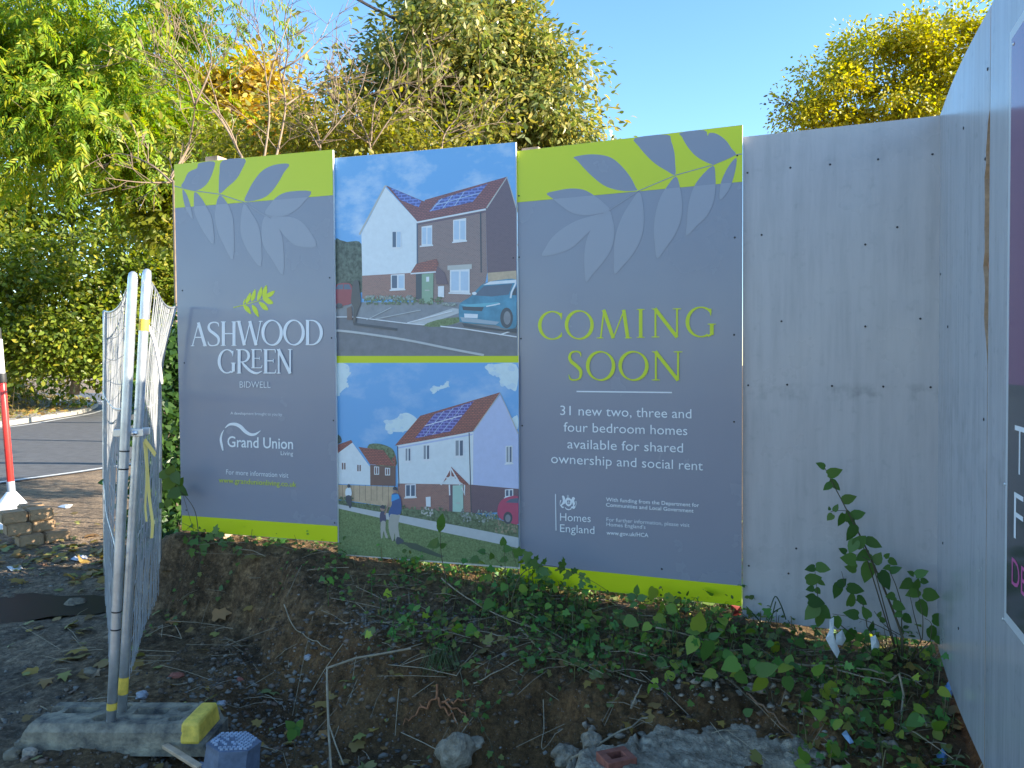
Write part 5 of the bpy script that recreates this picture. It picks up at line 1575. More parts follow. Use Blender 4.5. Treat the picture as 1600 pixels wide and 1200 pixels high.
tag(m.build('trailing_stems', M_stemg), kind='stuff')
vl = np.array(vl)
tag(leaf_obj('trailing_leaves', vc, vd, vn, vl, vl * r.uniform(.75, 1.1, len(vl)), SH_LOBE, leafmat('trailing leaf', [(.06, .13, .025), (.09, .18, .03), (.13, .20, .035), (.05, .10, .02), (.22, .22, .05)], .3, .45)), kind='stuff')
# stems among the ground cover + grass
m = MB()
x, y, o = field(420, r, dens)
for i_ in range(420):
    zz = H(x[i_], y[i_]); a_ = random.uniform(0, 6.28); hgt = random.uniform(.02, .14); rr_ = random.uniform(.03, .14)
    p = Vector((x[i_], y[i_], zz - .01)); q = p + Vector((math.cos(a_) * rr_, math.sin(a_) * rr_, hgt))
    m.tube([p, p.lerp(q, .5) + Vector((0, 0, .02)), q], [.0016, .0013, .0009], 4, cap=False)
tag(m.build('weed_stems', M_stemg), kind='stuff')
m = MB()
x, y, o = field(2000, r, lambda s, q: dens(s, q) * sst(s, .8, 2.4))
for i_ in range(2000):
    zz = H(x[i_], y[i_]); a_ = random.uniform(0, 6.28); hgt = random.uniform(.04, .16); rr_ = random.uniform(.02, .10)
    p = Vector((x[i_], y[i_], zz - .005)); dv = Vector((math.cos(a_), math.sin(a_), 0)); sv = Vector((-dv.y, dv.x, 0)) * .0022
    p1 = p + dv * rr_ * .4 + Vector((0, 0, hgt * .75)); p2 = p + dv * rr_ * 1.1 + Vector((0, 0, hgt * .8))
    m.add([p - sv, p + sv, p1 + sv * .8, p1 - sv * .8, p2], [(0, 1, 2, 3), (3, 2, 4)])
tag(m.build('grass', leafmat('grass blade', [(.04, .09, .02), (.07, .13, .03), (.16, .14, .06), (.26, .21, .11)], .3)), kind='stuff')
# leaf litter: fallen leaves lying on the ground
xa = np.concatenate([r.uniform(-5.5, -1.2, 2200), r.uniform(-2.3, .6, 500), r.uniform(-3.4, 2.2, 1900), r.uniform(.2, 1.9, 300)]); ya = np.concatenate([r.uniform(3.4, 8.6, 2200), r.uniform(3.0, 4.9, 500), r.uniform(4.2, 7.0, 1900), r.uniform(2.5, 3.8, 300)])
pa = fbm(xa * .9, ya * .9, 55, 3)
q_a = (xa - A2.x) * wn.x + (ya - A2.y) * wn.y
keep = (r.random(len(xa)) < np.clip(.35 + pa * 1.4 + .5 * (q_a < -.1), .04, 1)) & (((xa + 3.22) / .66) ** 2 + ((ya - 5.16) / .34) ** 2 > 1)
xa, ya = xa[keep], ya[keep]; n = len(xa)
za = height(xa, ya) + .006 + .012 * r.random(n); L_ = (.03 + .06 * r.random(n) ** 1.5) * np.where(xa < -1.2, 1.35, 1)
tag(leaf_obj('leaf_litter', np.stack([xa, ya, za], 1), r.normal(size=(n, 3)) * np.array([1, 1, .15]), np.array([0, 0, 1.]) + r.normal(size=(n, 3)) * .28, L_, L_ * .7, SH_LOBE, FALL), kind='stuff')
n = 2500
xv = r.uniform(-17, -9, n); tv = r.random(n); yv = r.uniform(15, 29, n)
fp = np.array([tuple(p) for p in offs(fd_, -.9)])
idx = r.integers(0, len(fp) - 1, n); base_ = fp[idx] + (fp[idx + 1] - fp[idx]) * r.random((n, 1)) + r.normal(size=(n, 2)) * .5; L_ = .08 + .1 * r.random(n)
tag(leaf_obj('verge_litter', np.column_stack([base_, .19 + .06 * r.random(n)]), r.normal(size=(n, 3)) * np.array([1, 1, .3]), np.array([0, -.3, 1.]) + r.normal(size=(n, 3)) * .5, L_, L_ * .6, SH_OVAL, FALL), kind='stuff')
# dry stalks and low growth along the verge
m = MB()
gp = np.array([tuple(p) for p in offs(fd_, -2.6)])
for k in range(900):
    i_ = random.randrange(len(gp) - 1); t = random.random(); bx_ = gp[i_] * (1 - t) + gp[i_ + 1] * t + np.array([random.gauss(0, .8), random.gauss(0, .8)])
    h_ = random.uniform(.2, 1.0); p = Vector((bx_[0], bx_[1], .2)); q2_ = p + Vector((random.uniform(-.25, .25), random.uniform(-.25, .25), h_))
    m.tube([p, q2_], [.010, .004], 3, cap=False)
tag(m.build('verge_stalks', plain('straw', (.26, .19, .09), .8)), kind='stuff')
n = 2600
idx = r.integers(0, len(gp) - 1, n); base_ = gp[idx] + (gp[idx + 1] - gp[idx]) * r.random((n, 1)) + r.normal(size=(n, 2)) * .7; L_ = .10 + .1 * r.random(n)
tag(leaf_obj('verge_weeds', np.column_stack([base_, .25 + .75 * r.random(n) ** 1.5]), r.normal(size=(n, 3)), np.array([0, -.3, 1.]) + r.normal(size=(n, 3)) * .6, L_, L_ * .55, SH_OVAL, leafmat('verge leaf', [(.10, .10, .02), (.22, .15, .03), (.06, .09, .02), (.30, .20, .04)], .35)), kind='stuff')

# gravel
ico = np.array([(0, 0, 1), (.894, 0, .447), (.276, .851, .447), (-.724, .526, .447), (-.724, -.526, .447), (.276, -.851, .447), (.724, .526, -.447), (-.276, .851, -.447), (-.894, 0, -.447), (-.276, -.851, -.447), (.724, -.526, -.447), (0, 0, -1)])
icf = np.array([(0, 1, 2), (0, 2, 3), (0, 3, 4), (0, 4, 5), (0, 5, 1), (1, 6, 2), (2, 7, 3), (3, 8, 4), (4, 9, 5), (5, 10, 1), (6, 7, 2), (7, 8, 3), (8, 9, 4), (9, 10, 5), (10, 6, 1), (11, 7, 6), (11, 8, 7), (11, 9, 8), (11, 10, 9), (11, 6, 10)])


def stones(name, X, Y, R, mat, sink=.3):
    n = len(X); Z = height(X, Y)
    V_ = ico[None] * (1 + r.normal(size=(n, 12, 1)) * .30) * (R[:, None, None] * np.stack([.7 + .8 * r.random(n), .7 + .8 * r.random(n), .45 + .4 * r.random(n)], 1)[:, None])
    a = r.random(n) * 6.28; c, s = np.cos(a)[:, None], np.sin(a)[:, None]
    V_ = np.stack([V_[..., 0] * c - V_[..., 1] * s, V_[..., 0] * s + V_[..., 1] * c, V_[..., 2]], -1) + np.stack([X, Y, Z + R * .25], 1)[:, None]
    fs = (icf[None] + (np.arange(n) * 12)[:, None, None]).reshape(-1)
    return link_mesh(name, mesh_np(name, V_.reshape(-1, 3), np.full(n * 20, 3), fs), mat)


M_st = leafmat('stone', [(.10, .09, .08), (.18, .155, .125), (.25, .225, .19), (.06, .055, .05), (.24, .19, .14), (.16, .09, .06)], 0.0, .85, .3)
xa = np.concatenate([r.uniform(-4.5, -1.0, 7000), r.uniform(-1.6, 0.2, 4200), r.uniform(-.6, 1.5, 900)]); ya = np.concatenate([r.uniform(2.8, 6.6, 7000), r.uniform(2.9, 4.4, 4200), r.uniform(2.6, 3.6, 900)])
pa = fbm(xa * 1.3, ya * 1.3, 66, 3); q_a = (xa - A2.x) * wn.x + (ya - A2.y) * wn.y
k = (r.random(len(xa)) < np.clip(.45 + pa * 1.2, .06, 1)) & ~((q_a < .25) & (xa > -2.4)) & (((xa + 3.22) / .66) ** 2 + ((ya - 5.16) / .34) ** 2 > 1)
xa, ya = xa[k], ya[k]
tag(stones('gravel', xa, ya, .0025 + .013 * r.random(len(xa)) ** 3, M_st), kind='stuff')
n = 4200
xc = r.uniform(-1.9, 1.6, n); yc = r.uniform(2.7, 4.6, n); q_a = (xc - A2.x) * wn.x + (yc - A2.y) * wn.y; k = q_a > .2
tag(stones('soil_clods', xc[k], yc[k], .003 + .013 * r.random(k.sum()) ** 3, plain('clod', (.12, .08, .05), .95, var=.5, vscale=25, bump=.5)), kind='stuff')


xc = r.uniform(.0, 1.5, 700); yc = r.uniform(2.6, 3.45, 700); k = (fbm(xc * 3, yc * 3, 88, 2) > -.1) & (xc > .15 + (yc - 2.6) * .2)
tag(stones('rubble_chips', xc[k], yc[k], .003 + .020 * r.random(k.sum()) ** 3.5, plain('rubble chip', (.40, .33, .25), .95, spec=.1, vscale=20, c2=(.16, .135, .105), bump=.8, bscale=60)), kind='stuff')


# lumps of stone and rubble one can pick out
def lump(name, px, py, zoff, size, mat, label, cat, seed, sq=(1, 1, .7), group=None, sub=3):
    import bmesh
    p = hit(px, py)
    bm = bmesh.new(); bmesh.ops.create_icosphere(bm, subdivisions=sub, radius=1)
    rr = random.Random(seed); ph = [rr.uniform(0, 50) for _ in range(3)]
    for v in bm.verts:
        c = v.co; k_ = 1 + .45 * float(fbm(c.x * 1.4 + ph[0], c.y * 1.4 + c.z * 1.1 + ph[1], seed, 3)) + .12 * float(fbm(c.x * 5 + ph[2], c.z * 5 + c.y * 4, seed + 3, 2))
        v.co = Vector((c.x * sq[0], c.y * sq[1], c.z * sq[2])) * size * k_ + Vector((0, 0, size * sq[2] * .35))
    me_ = bpy.data.meshes.new(name); bm.to_mesh(me_); bm.free(); me_.materials.append(mat)
    o_ = bpy.data.objects.new(name, me_); COL.objects.link(o_); o_.location = p
    return tag(o_, label, cat, group)


M_rub = plain('pale rubble', (.46, .38, .28), .95, spec=.1, vscale=14, c2=(.15, .12, .085), bump=1.0, bscale=90)
M_rock = plain('brown stone', (.18, .145, .10), .9, var=.3, vscale=12, bump=.5); M_flint = plain('pale flint', (.33, .33, .35), .8, var=.25, vscale=18, bump=.3); M_brickr = plain('red brick', (.26, .085, .055), .9, var=.3, vscale=25, bump=.4)
lump('rubble_lump', 712, 1196, -.08, .085, M_rub, 'pale lump of rubble half buried at the bottom edge, centre', 'rubble', 1, (1, .8, .9))
lump('rubble_lump', 885, 1190, .0, .06, M_rub, 'pale crumbly rubble lump left of the red hollow brick', 'rubble', 2)
lump('rubble_lump', 925, 1166, .03, .045, M_rub, 'pale rubble lump at the edge of the broken slab', 'rubble', 3)
lump('rubble_lump', 742, 1170, -.08, .04, M_rub, 'smaller dark-topped rubble lump right beside the half-buried one', 'rubble', 31)
lump('stone', 118, 952, 0, .075, M_rock, 'grey-brown stone standing in the puddle', 'stone', 4, (1, .8, .7))
lump('stone', 140, 1052, 0, .04, M_rock, 'flat brown stone left of the fence posts', 'stone', 5, (1.2, .8, .5))
lump('stone', 222, 1090, 0, .03, M_flint, 'pale flint just behind the foot block by the yellow band', 'stone', 6)
lump('stone', 345, 1103, 0, .024, M_flint, 'small pale flint on bare soil right of the yellow block end', 'stone', 7)
lump('stone', 481, 1032, .0, .024, M_flint, 'cream stone at the end of the forked dry twig', 'stone', 8)
lump('stone', 275, 1058, 0, .032, M_brickr, 'broken red brick piece lying on the gravel right of the posts', 'brick piece', 9, (1.2, .8, .5))
lump('brick_piece', 375, 1064, 0, .018, M_brickr, 'small red brick fragment at the edge of the brown soil', 'brick piece', 10)
lump('stone', 20, 1186, 0, .035, M_rock, 'brown stone under the left end of the foot block', 'stone', 12, (1, .8, .8))
lump('stone', 46, 1182, 0, .03, plain('tan stone', (.30, .235, .175), .9, var=.25, vscale=20), 'tan stone under the foot block, right of the brown one', 'stone', 13, (1, .8, .8))
lump('stone', 1155, 978, .3, .045, plain('clay brown', (.16, .10, .06), .9, var=.3, vscale=20), 'brown lump under the left bottom corner of the plain grey board', 'stone', 14)
# puddle glints aside, the hollow red brick
p = PZ(963, 1188, .09); root = empty('hollow_brick', (p.x, p.y, H(p.x, p.y)), 'red hollow brick lying on the pale rubble at the bottom edge', 'brick')
ex = Vector((.93, .36, 0)); ey = Vector((-.36, .93, 0)); z0 = max(H(p.x, p.y), .07) + .015
m = MB()
for (cx, cy, hx, hy) in [(0, -.037, .062, .014), (0, .037, .062, .014), (-.046, 0, .016, .0235), (.046, 0, .016, .0235)]:
    m.box(Vector((p.x, p.y, z0)) + ex * cx + ey * cy, ex * hx, ey * hy, (0, 0, .028))
m.build('body', M_brickr, root, bevel=.003)
m = MB(); m.box(Vector((p.x, p.y, z0 - .02)), ex * .029, ey * .0225, (0, 0, .006)); m.build('moss', plain('moss', (.05, .07, .025), .95), root)

# broken concrete slab
poly = [(850, 1200), (900, 1158), (960, 1140), (1015, 1128), (1030, 1112), (1100, 1108), (1150, 1112), (1200, 1128), (1270, 1142), (1300, 1165), (1330, 1215), (1300, 1290), (1000, 1300), (860, 1260)]
pw_ = [PZ(x_, y_, .105) for x_, y_ in poly]
xmin, xmax = min(p.x for p in pw_), max(p.x for p in pw_); ymin, ymax = min(p.y for p in pw_), max(p.y for p in pw_)
gx, gy = np.meshgrid(np.arange(xmin - .05, xmax + .05, .007), np.arange(ymin - .05, ymax + .05, .007))


def inside_dist(X, Y, pl):
    d = np.full(X.shape, 1e9); ins = np.zeros(X.shape, bool)
    for k_ in range(len(pl)):
        a_, b_ = pl[k_], pl[(k_ + 1) % len(pl)]
        ex_, ey_ = b_.x - a_.x, b_.y - a_.y; t = np.clip(((X - a_.x) * ex_ + (Y - a_.y) * ey_) / (ex_ ** 2 + ey_ ** 2 + 1e-9), 0, 1)
        d = np.minimum(d, np.hypot(X - a_.x - t * ex_, Y - a_.y - t * ey_))
        c_ = ((a_.y > Y) != (b_.y > Y)) & (X < ex_ * (Y - a_.y) / (ey_ + 1e-12) + a_.x); ins ^= c_
    return np.where(ins, d, -d)


dd = inside_dist(gx, gy, pw_) + .05 * fbm(gx * 7, gy * 7, 71, 4)
top_ = .085 + .03 * fbm(gx * 3, gy * 3, 72, 2) + .016 * fbm(gx * 22, gy * 22, 73, 4) + .016 * np.abs(fbm(gx * 38, gy * 38, 79, 3)) + .02 * np.floor(3 * vnoise(gx * 6, gy * 6, 80)) / 3 - .035 * np.exp(-(fbm(gx * 2.6, gy * 2.6, 74, 4) / .03) ** 2)
gz_ = np.where(dd > 0, .0, 0) + (-.12) + (top_ + .12) * sst(dd, -.03, .035)
Vs = np.stack([gx.ravel(), gy.ravel(), gz_.ravel()], 1); nx_ = gx.shape[1]; ny_ = gx.shape[0]
i_ = np.arange(ny_ - 1)[:, None] * nx_ + np.arange(nx_ - 1)[None]
qd = np.stack([i_, i_ + 1, i_ + nx_ + 1, i_ + nx_], -1).reshape(-1, 4)
qd = qd[(dd.ravel()[qd] > -.05).any(1)]
sb = link_mesh('broken_concrete', mesh_np('broken_concrete', Vs, np.full(len(qd), 4), qd.ravel()), M_rub, smooth=True)
tag(sb, 'pale grey patch of broken concrete at the bottom right of the trench', 'concrete')

# ------------------------------------------------------------------ single plants, stems and sticks
def ground_pt(px, py, z=.3):
    return hit(px, py)


def plant(name, label, cat, stems, leaves, d0, lm, size_k=1.0, rad=.004, seed=0, shape=SH_HEART, group=None, stemmat=None):
    join = name in ('nettle', 'weed', 'bramble', 'hazel_sapling', 'seedling')
    """stems in photo pixels, first point at the ground; leaves: (px,py,length px,angle deg)"""
    rr = random.Random(seed)
    g = P(stems[0][0][0], stems[0][0][1], d0)
    root = empty(name, (g.x, g.y, min(g.z, H(g.x, g.y) + .02)), label, cat, group)
    m = MB()
    for k_, stt in enumerate(stems):
        q = cr_open(stt, 5); pts = [P(x_, y_, d0 + .03 * math.sin(k_ * 1.7 + i_ * .2)) for i_, (x_, y_) in enumerate(q)]
        if k_ == 0: pts = [Vector((pts[0].x, pts[0].y, H(pts[0].x, pts[0].y) - .03))] + pts if H(pts[0].x, pts[0].y) < pts[0].z else pts
        if k_ and join: pts = [jb] + pts
        if k_ == 0: jb = pts[0].copy()
        m.tube(pts, [max(.0012, rad * (1 if k_ == 0 else .45) * (1 - .75 * i_ / (len(pts) - 1))) for i_ in range(len(pts))], 6)
    m.build('stem', stemmat or M_stemg, root, True)
    Cn, D, Nn, L = [], [], [], []
    for (x_, y_, l, an) in leaves:
        d = d0 + rr.uniform(-.07, .05); a_ = math.radians(an)
        dirv = CR * math.cos(a_) + CU * math.sin(a_) + fw * rr.uniform(-.35, .1)
        le = l * d / F * size_k
        c = P(x_, y_, d) - dirv.normalized() * le * .5
        Cn.append(tuple(c)); D.append(tuple(dirv)); Nn.append(tuple(-fw + Vector((rr.uniform(-.5, .5), rr.uniform(-.2, .2), rr.uniform(-.1, .9))))); L.append(le)
    if Cn:
        L = np.array(L); leaf_obj('leaves', Cn, D, Nn, L, L * np.array([rr.uniform(.62, .85) for _ in L]), shape, lm, root)
    return root


zk = lambda pts: [(1230 + x_ / 3.53, 700 + y_ / 3.53) for x_, y_ in pts]
sp = [zk([(635, 1040), (600, 940), (540, 790), (470, 630), (400, 480), (330, 345), (275, 240), (205, 105)]), zk([(400, 480), (340, 355), (240, 350)]), zk([(180, 890), (165, 790), (150, 650)]), zk([(440, 985), (420, 870), (370, 830), (320, 750), (300, 680)]),
      zk([(630, 860), (600, 760), (570, 690), (555, 660)]), zk([(740, 1060), (705, 940), (685, 850), (670, 790)]), zk([(745, 1050), (748, 940), (730, 840), (710, 740)]), zk([(470, 630), (390, 590), (330, 600)]), zk([(640, 1040), (540, 980), (480, 900)]), zk([(600, 1030), (430, 950), (250, 915)]), zk([(790, 1060), (795, 970), (760, 940)])]
lv = [(183, 95, 55, 150), (265, 132, 80, 20), (265, 208, 75, 320), (220, 215, 55, 220), (345, 278, 75, 20), (270, 328, 45, 60), (232, 332, 22, 100), (235, 383, 45, 230), (395, 365, 75, 15), (335, 370, 65, 100), (297, 398, 75, 250), (350, 470, 95, 250), (355, 415, 60, 290), (405, 512, 85, 40), (480, 528, 88, 340), (360, 545, 80, 240),
      (305, 565, 45, 150), (335, 612, 85, 170), (415, 600, 95, 200), (440, 690, 115, 260), (500, 605, 70, 60), (552, 592, 35, 40), (585, 630, 55, 330), (350, 660, 75, 170), (540, 735, 105, 300), (600, 670, 65, 30), (548, 660, 45, 190), (125, 665, 60, 190), (200, 662, 75, 350), (150, 722, 90, 10), (190, 745, 45, 330), (125, 778, 45, 190), (170, 790, 40, 310),
      (165, 850, 95, 350), (125, 820, 50, 180), (130, 910, 100, 230), (205, 910, 90, 320), (305, 740, 60, 40), (272, 790, 85, 250), (380, 778, 90, 345), (352, 830, 85, 80), (415, 845, 70, 330), (432, 905, 70, 120), (465, 980, 60, 70), (350, 915, 80, 170), (510, 915, 35, 60), (530, 950, 40, 350), (655, 755, 90, 200), (715, 745, 60, 70), (745, 690, 70, 30),
      (760, 735, 45, 350), (690, 800, 80, 200), (798, 812, 90, 345), (620, 875, 70, 340), (665, 945, 65, 320), (748, 890, 95, 300), (845, 950, 85, 350), (800, 1028, 85, 300), (835, 1065, 55, 310), (680, 690, 40, 150), (610, 920, 45, 200), (395, 1040, 60, 150), (275, 965, 75, 280), (340, 1040, 90, 240), (175, 955, 70, 260), (440, 1060, 50, 200), (570, 820, 60, 175)]
plant('hazel_sapling', 'leafy round-leaved sapling growing up in front of the plain grey board', 'sapling', sp, [(1230 + x_ / 3.53, 700 + y_ / 3.53, l / 3.53, an) for x_, y_, l, an in lv], 3.50, U2, 1.05, .006, 3)
plant('seedling', 'lone thin seedling standing against the lawn of the lower picture', 'seedling', [[(697, 905), (690, 870), (688, 840), (688, 812)]], [(690, 812, 22, 80), (688, 824, 18, 260), (676, 851, 20, 200), (693, 852, 12, 20), (680, 846, 16, 60)], 4.22, U2, 1.0, .003, 4)
plant('seedling', 'slender seedling overlapping the joint of picture board and COMING SOON board', 'seedling', [[(795, 925), (790, 890), (787, 848)], [(790, 890), (770, 870), (752, 862)]], [(786, 845, 14, 90), (794, 858, 16, 0), (786, 875, 14, 200), (752, 862, 13, 170), (740, 875, 16, 200), (768, 868, 12, 100)], 4.18, U2, 1.0, .0025, 5)
plant('bramble', 'trailing bramble arching over the bottom left of the COMING SOON board', 'bramble', [[(800, 935), (810, 905), (825, 890), (855, 884), (890, 892), (925, 908), (952, 925)], [(812, 905), (806, 880), (800, 862)], [(830, 960), (828, 920), (826, 890)]],
      [(812, 862, 20, 20), (823, 873, 22, 260), (837, 884, 20, 300), (850, 893, 24, 330), (877, 888, 20, 260), (885, 900, 18, 230), (899, 891, 12, 20), (880, 875, 12, 90), (851, 876, 12, 60), (909, 902, 14, 260), (826, 882, 18, 200), (908, 915, 14, 240), (838, 872, 14, 60)], 4.02, U2, 1.0, .003, 6, SH_LOBE)
plant('bramble', 'bramble shoot with light leaves curling round the lower left of the first sign', 'bramble', [[(310, 832), (305, 800), (292, 778), (275, 760), (262, 735)], [(285, 770), (260, 790), (235, 800)], [(312, 830), (280, 815), (240, 800)]],
      [(268, 735, 22, 60), (255, 742, 22, 190), (276, 748, 22, 300), (262, 758, 24, 230), (285, 768, 24, 330), (270, 772, 22, 200), (283, 752, 16, 60), (249, 790, 14, 180), (262, 788, 14, 260)], 5.02, leafmat('light bramble', [(.10, .17, .03), (.14, .19, .03), (.08, .14, .03)], .35), 1.0, .003, 7)
plant('nettle', 'clump of leafy weeds under the left end of the first sign', 'weed', [[(330, 862), (332, 845), (338, 828)], [(350, 870), (355, 850), (352, 838)], [(310, 872), (300, 855), (290, 845)], [(430, 870), (432, 850), (436, 832)]],
      [(338, 826, 16, 80), (345, 836, 16, 340), (325, 840, 16, 200), (300, 848, 18, 190), (290, 842, 16, 90), (318, 856, 18, 240), (350, 850, 16, 330), (300, 865, 16, 260), (436, 832, 16, 70), (427, 842, 18, 180), (445, 846, 18, 350), (432, 858, 18, 260), (420, 855, 16, 210), (372, 862, 16, 260), (360, 842, 14, 30)], 4.95, U2, 1.0, .0025, 8, SH_LOBE)
plant('nettle', 'serrated dark weed rising in front of the lime band middle of COMING SOON board', 'weed', [[(1000, 965), (998, 945), (995, 925)]], [(995, 922, 18, 90), (987, 932, 18, 160), (1003, 934, 18, 20), (990, 945, 16, 200), (1004, 948, 16, 340)], 3.85, U2, 1.0, .003, 9, SH_LANCE)
plant('weed', 'tall round-leaved weed with yellowed leaves below the plain board corner', 'weed', [[(1105, 1065), (1100, 1030), (1092, 990)], [(1120, 1080), (1125, 1050), (1122, 1010)]],
      [(1092, 970, 32, 80), (1082, 985, 22, 190), (1103, 1018, 36, 260), (1080, 1010, 30, 240), (1118, 993, 20, 30), (1128, 1026, 18, 300), (1122, 1068, 24, 270), (1145, 1040, 20, 330), (1150, 1052, 24, 200), (1103, 1075, 24, 240), (1045, 1060, 22, 250), (1020, 1085, 30, 270), (1008, 1095, 26, 240), (1035, 1100, 20, 300)], 3.42, U3, 1.0, .003, 10)
plant('weed', 'broad-leaved weed at the bottom right beside the streaked board', 'weed', [[(1385, 1170), (1378, 1140), (1370, 1120)], [(1400, 1190), (1410, 1160), (1420, 1140)]],
      [(1360, 1165, 26, 200), (1372, 1148, 24, 100), (1352, 1180, 28, 240), (1390, 1130, 22, 60), (1408, 1182, 26, 300), (1420, 1135, 20, 30), (1350, 1195, 28, 270), (1310, 1150, 22, 90), (1300, 1162, 22, 190), (1322, 1160, 22, 0), (1440, 1110, 24, 340), (1425, 1120, 22, 200), (1470, 1132, 24, 20), (1465, 1152, 22, 260), (1450, 1165, 22, 200), (1485, 1160, 22, 300)], 3.02, U3, 1.0, .003, 11)
plant('weed', 'yellow-blotched big-leaved weed spilling over the edge of the broken concrete', 'weed', [[(1210, 1110), (1205, 1080), (1200, 1060)], [(1255, 1115), (1258, 1090), (1262, 1070)]],
      [(1185, 1070, 30, 230), (1200, 1045, 36, 20), (1232, 1070, 26, 280), (1255, 1105, 32, 260), (1262, 1085, 26, 60), (1215, 1095, 24, 240), (1140, 1040, 30, 200), (1160, 1060, 26, 320), (1300, 1080, 28, 300), (1330, 1100, 24, 330), (1345, 1115, 22, 200), (1390, 1095, 28, 280), (1280, 1045, 24, 30), (1150, 1118, 16, 300), (1170, 1112, 16, 30)], 3.25, U3, 1.0, .003, 12)
plant('seedling', 'dark little seedling in the bare soil pit near the bottom left', 'seedling', [[(460, 1160), (462, 1140), (463, 1105)]], [(455, 1150, 20, 250), (470, 1130, 16, 60), (452, 1132, 18, 130), (464, 1142, 18, 300)], 3.3, U2, 1.0, .002, 13)
# bent grass blades
m = MB()
for pts in [[(1193, 980), (1202, 955), (1211, 932), (1220, 945), (1228, 968)], [(1196, 980), (1208, 958), (1220, 950)], [(1190, 975), (1180, 962), (1175, 958)], [(1200, 985), (1206, 965), (1212, 940)]]:
    m.tube([P(x_, y_, 3.72) for x_, y_ in cr_open(pts, 4)], .003, 4)
g = P(1195, 980, 3.72); tag(m.build('grass_tuft', leafmat('dark grass', [(.03, .06, .02), (.05, .09, .03)], .2), loc=g), 'bent dark grass tuft against the foot of the plain grey board', 'grass')
m = MB()
for k_ in range(60):
    a_ = random.uniform(0, 6.28); c = ground_pt(690 + 16 * random.uniform(-1, 1), 1038 + random.uniform(-6, 6), .1); ln = random.uniform(.05, .14)
    m.tube([c, c + Vector((math.cos(a_) * .03, -.03 + math.sin(a_) * .03, ln * .6)), c + Vector((math.cos(a_) * .07, -.07 + math.sin(a_) * .04, ln * .25 - .04))], [.0015, .0013, .0006], 4, cap=False)
g = ground_pt(690, 1040, .1); tag(m.build('grass_tuft', leafmat('hanging grass', [(.05, .10, .03), (.09, .13, .04), (.14, .13, .06)], .25), loc=g), 'green grass tuft hanging over the edge of the soil cut', 'grass')


def stick(label, pts, rad, mat, lift=.012, dep=None, cat='stick', name='dry_stick', group='dry sticks on the bank'):
    q = cr_open(pts, 5) if len(pts) > 2 else [tuple(np.array(pts[0]) + (np.array(pts[1]) - np.array(pts[0])) * t) for t in np.linspace(0, 1, 8)]
    p3 = []
    for x_, y_ in q:
        if dep: p3.append(P(x_, y_, dep))
        else:
            p = ground_pt(x_, y_, .2); p3.append(p + Vector((0, 0, lift)))
    # keep the stick smooth, not following every clod
    m_ = MB(); m_.tube(p3, [rad * (1 - .5 * k_ / (len(p3) - 1)) for k_ in range(len(p3))], 6)
    return tag(m_.build(name, mat, loc=p3[0]), label, cat, group)


def kinked(label, pts, deps, rad, mat, twigs=()):
    p3 = [P(x_, y_, d) for (x_, y_), d in zip(pts, deps)]
    m_ = MB(); m_.tube(p3, [rad] * (len(p3) - 1) + [rad * .6], 6)
    for tw, td in twigs: m_.tube([P(x_, y_, d) for (x_, y_), d in zip(tw, td)], rad * .6, 5)
    return tag(m_.build('dry_stalk', mat, loc=p3[0]), label, 'stalk', 'dry sticks on the bank')


kinked('sharply kinked pale stalk bent down over the soil cut, centre', [(642, 1013), (600, 1021), (557, 1028), (511, 1044), (511, 1070), (514, 1150), (518, 1205)], [3.62, 3.58, 3.52, 3.44, 3.38, 3.20, 3.10], .0052, M_dry, [([(514, 1132), (525, 1165), (537, 1195)], [3.22, 3.15, 3.08])])
stick('forked dry twig on the slope between the fence and the kinked stalk', [(444, 955), (462, 990), (490, 1010), (518, 1024)], .004, M_dry, .02)
stick('thin pale straw across the leaves under the picture board', [(690, 918), (730, 950), (775, 975), (845, 1003)], .004, M_dry, .05)
stick('long pale straw lying just above the trench edge', [(640, 1000), (720, 993), (790, 1005), (850, 1010)], .0035, M_dry, .03)
stick('thick broken stalk pointing down from the leaves at centre right', [(812, 992), (832, 1012), (848, 1031)], .006, M_dry, .03)
stick('grey twig with fine side shoots over the dark soil', [(740, 1078), (790, 1050), (850, 1028)], .003, M_dry, .02)
stick('short orange-brown splinter lying on dark soil', [(983, 1026), (1010, 1029), (1030, 1030)], .005, plain('orange wood', (.34, .19, .09), .8), .012)
stick('pale straight cane running along the ground beyond the concrete', [(890, 1035), (950, 1053), (1010, 1072)], .004, M_dry, .015)
stick('pale pole lying diagonally across the broken concrete', [(888, 1200), (940, 1172), (1012, 1136)], .0065, M_dry, .03)
stick('short forked stalk standing at the edge of the concrete', [(985, 1122), (995, 1100), (1003, 1082)], .005, M_dry, .03)
stick('dark brown stick slanting down to the right on the concrete', [(1166, 1095), (1200, 1125), (1243, 1166)], .005, plain('brown stick', (.20, .12, .07), .8), .03)
stick('bundle of straw lying among leaves right of centre', [(1025, 995), (1070, 1006), (1110, 1018)], .005, M_dry, .045)
stick('long grey stalk running right along the bank below the sapling', [(1155, 1058), (1250, 1057), (1330, 1062), (1400, 1075), (1440, 1085)], .0055, M_dry, .05)
stick('second grey stalk slanting just below the long one', [(1295, 1063), (1350, 1076), (1390, 1086)], .0045, M_dry, .05)
kinked('kinked upright straw bending over beside the streaked board', [(1393, 1062), (1405, 1053), (1412, 1085), (1408, 1120), (1386, 1165), (1387, 1205)], [3.25, 3.22, 3.18, 3.12, 3.02, 2.95], .005, M_dry)
stick('thin bare stalk at the bottom of the trench, right of the kinked one', [(849, 1110), (850, 1150), (848, 1184), (880, 1152)], .0025, M_dry, .03)
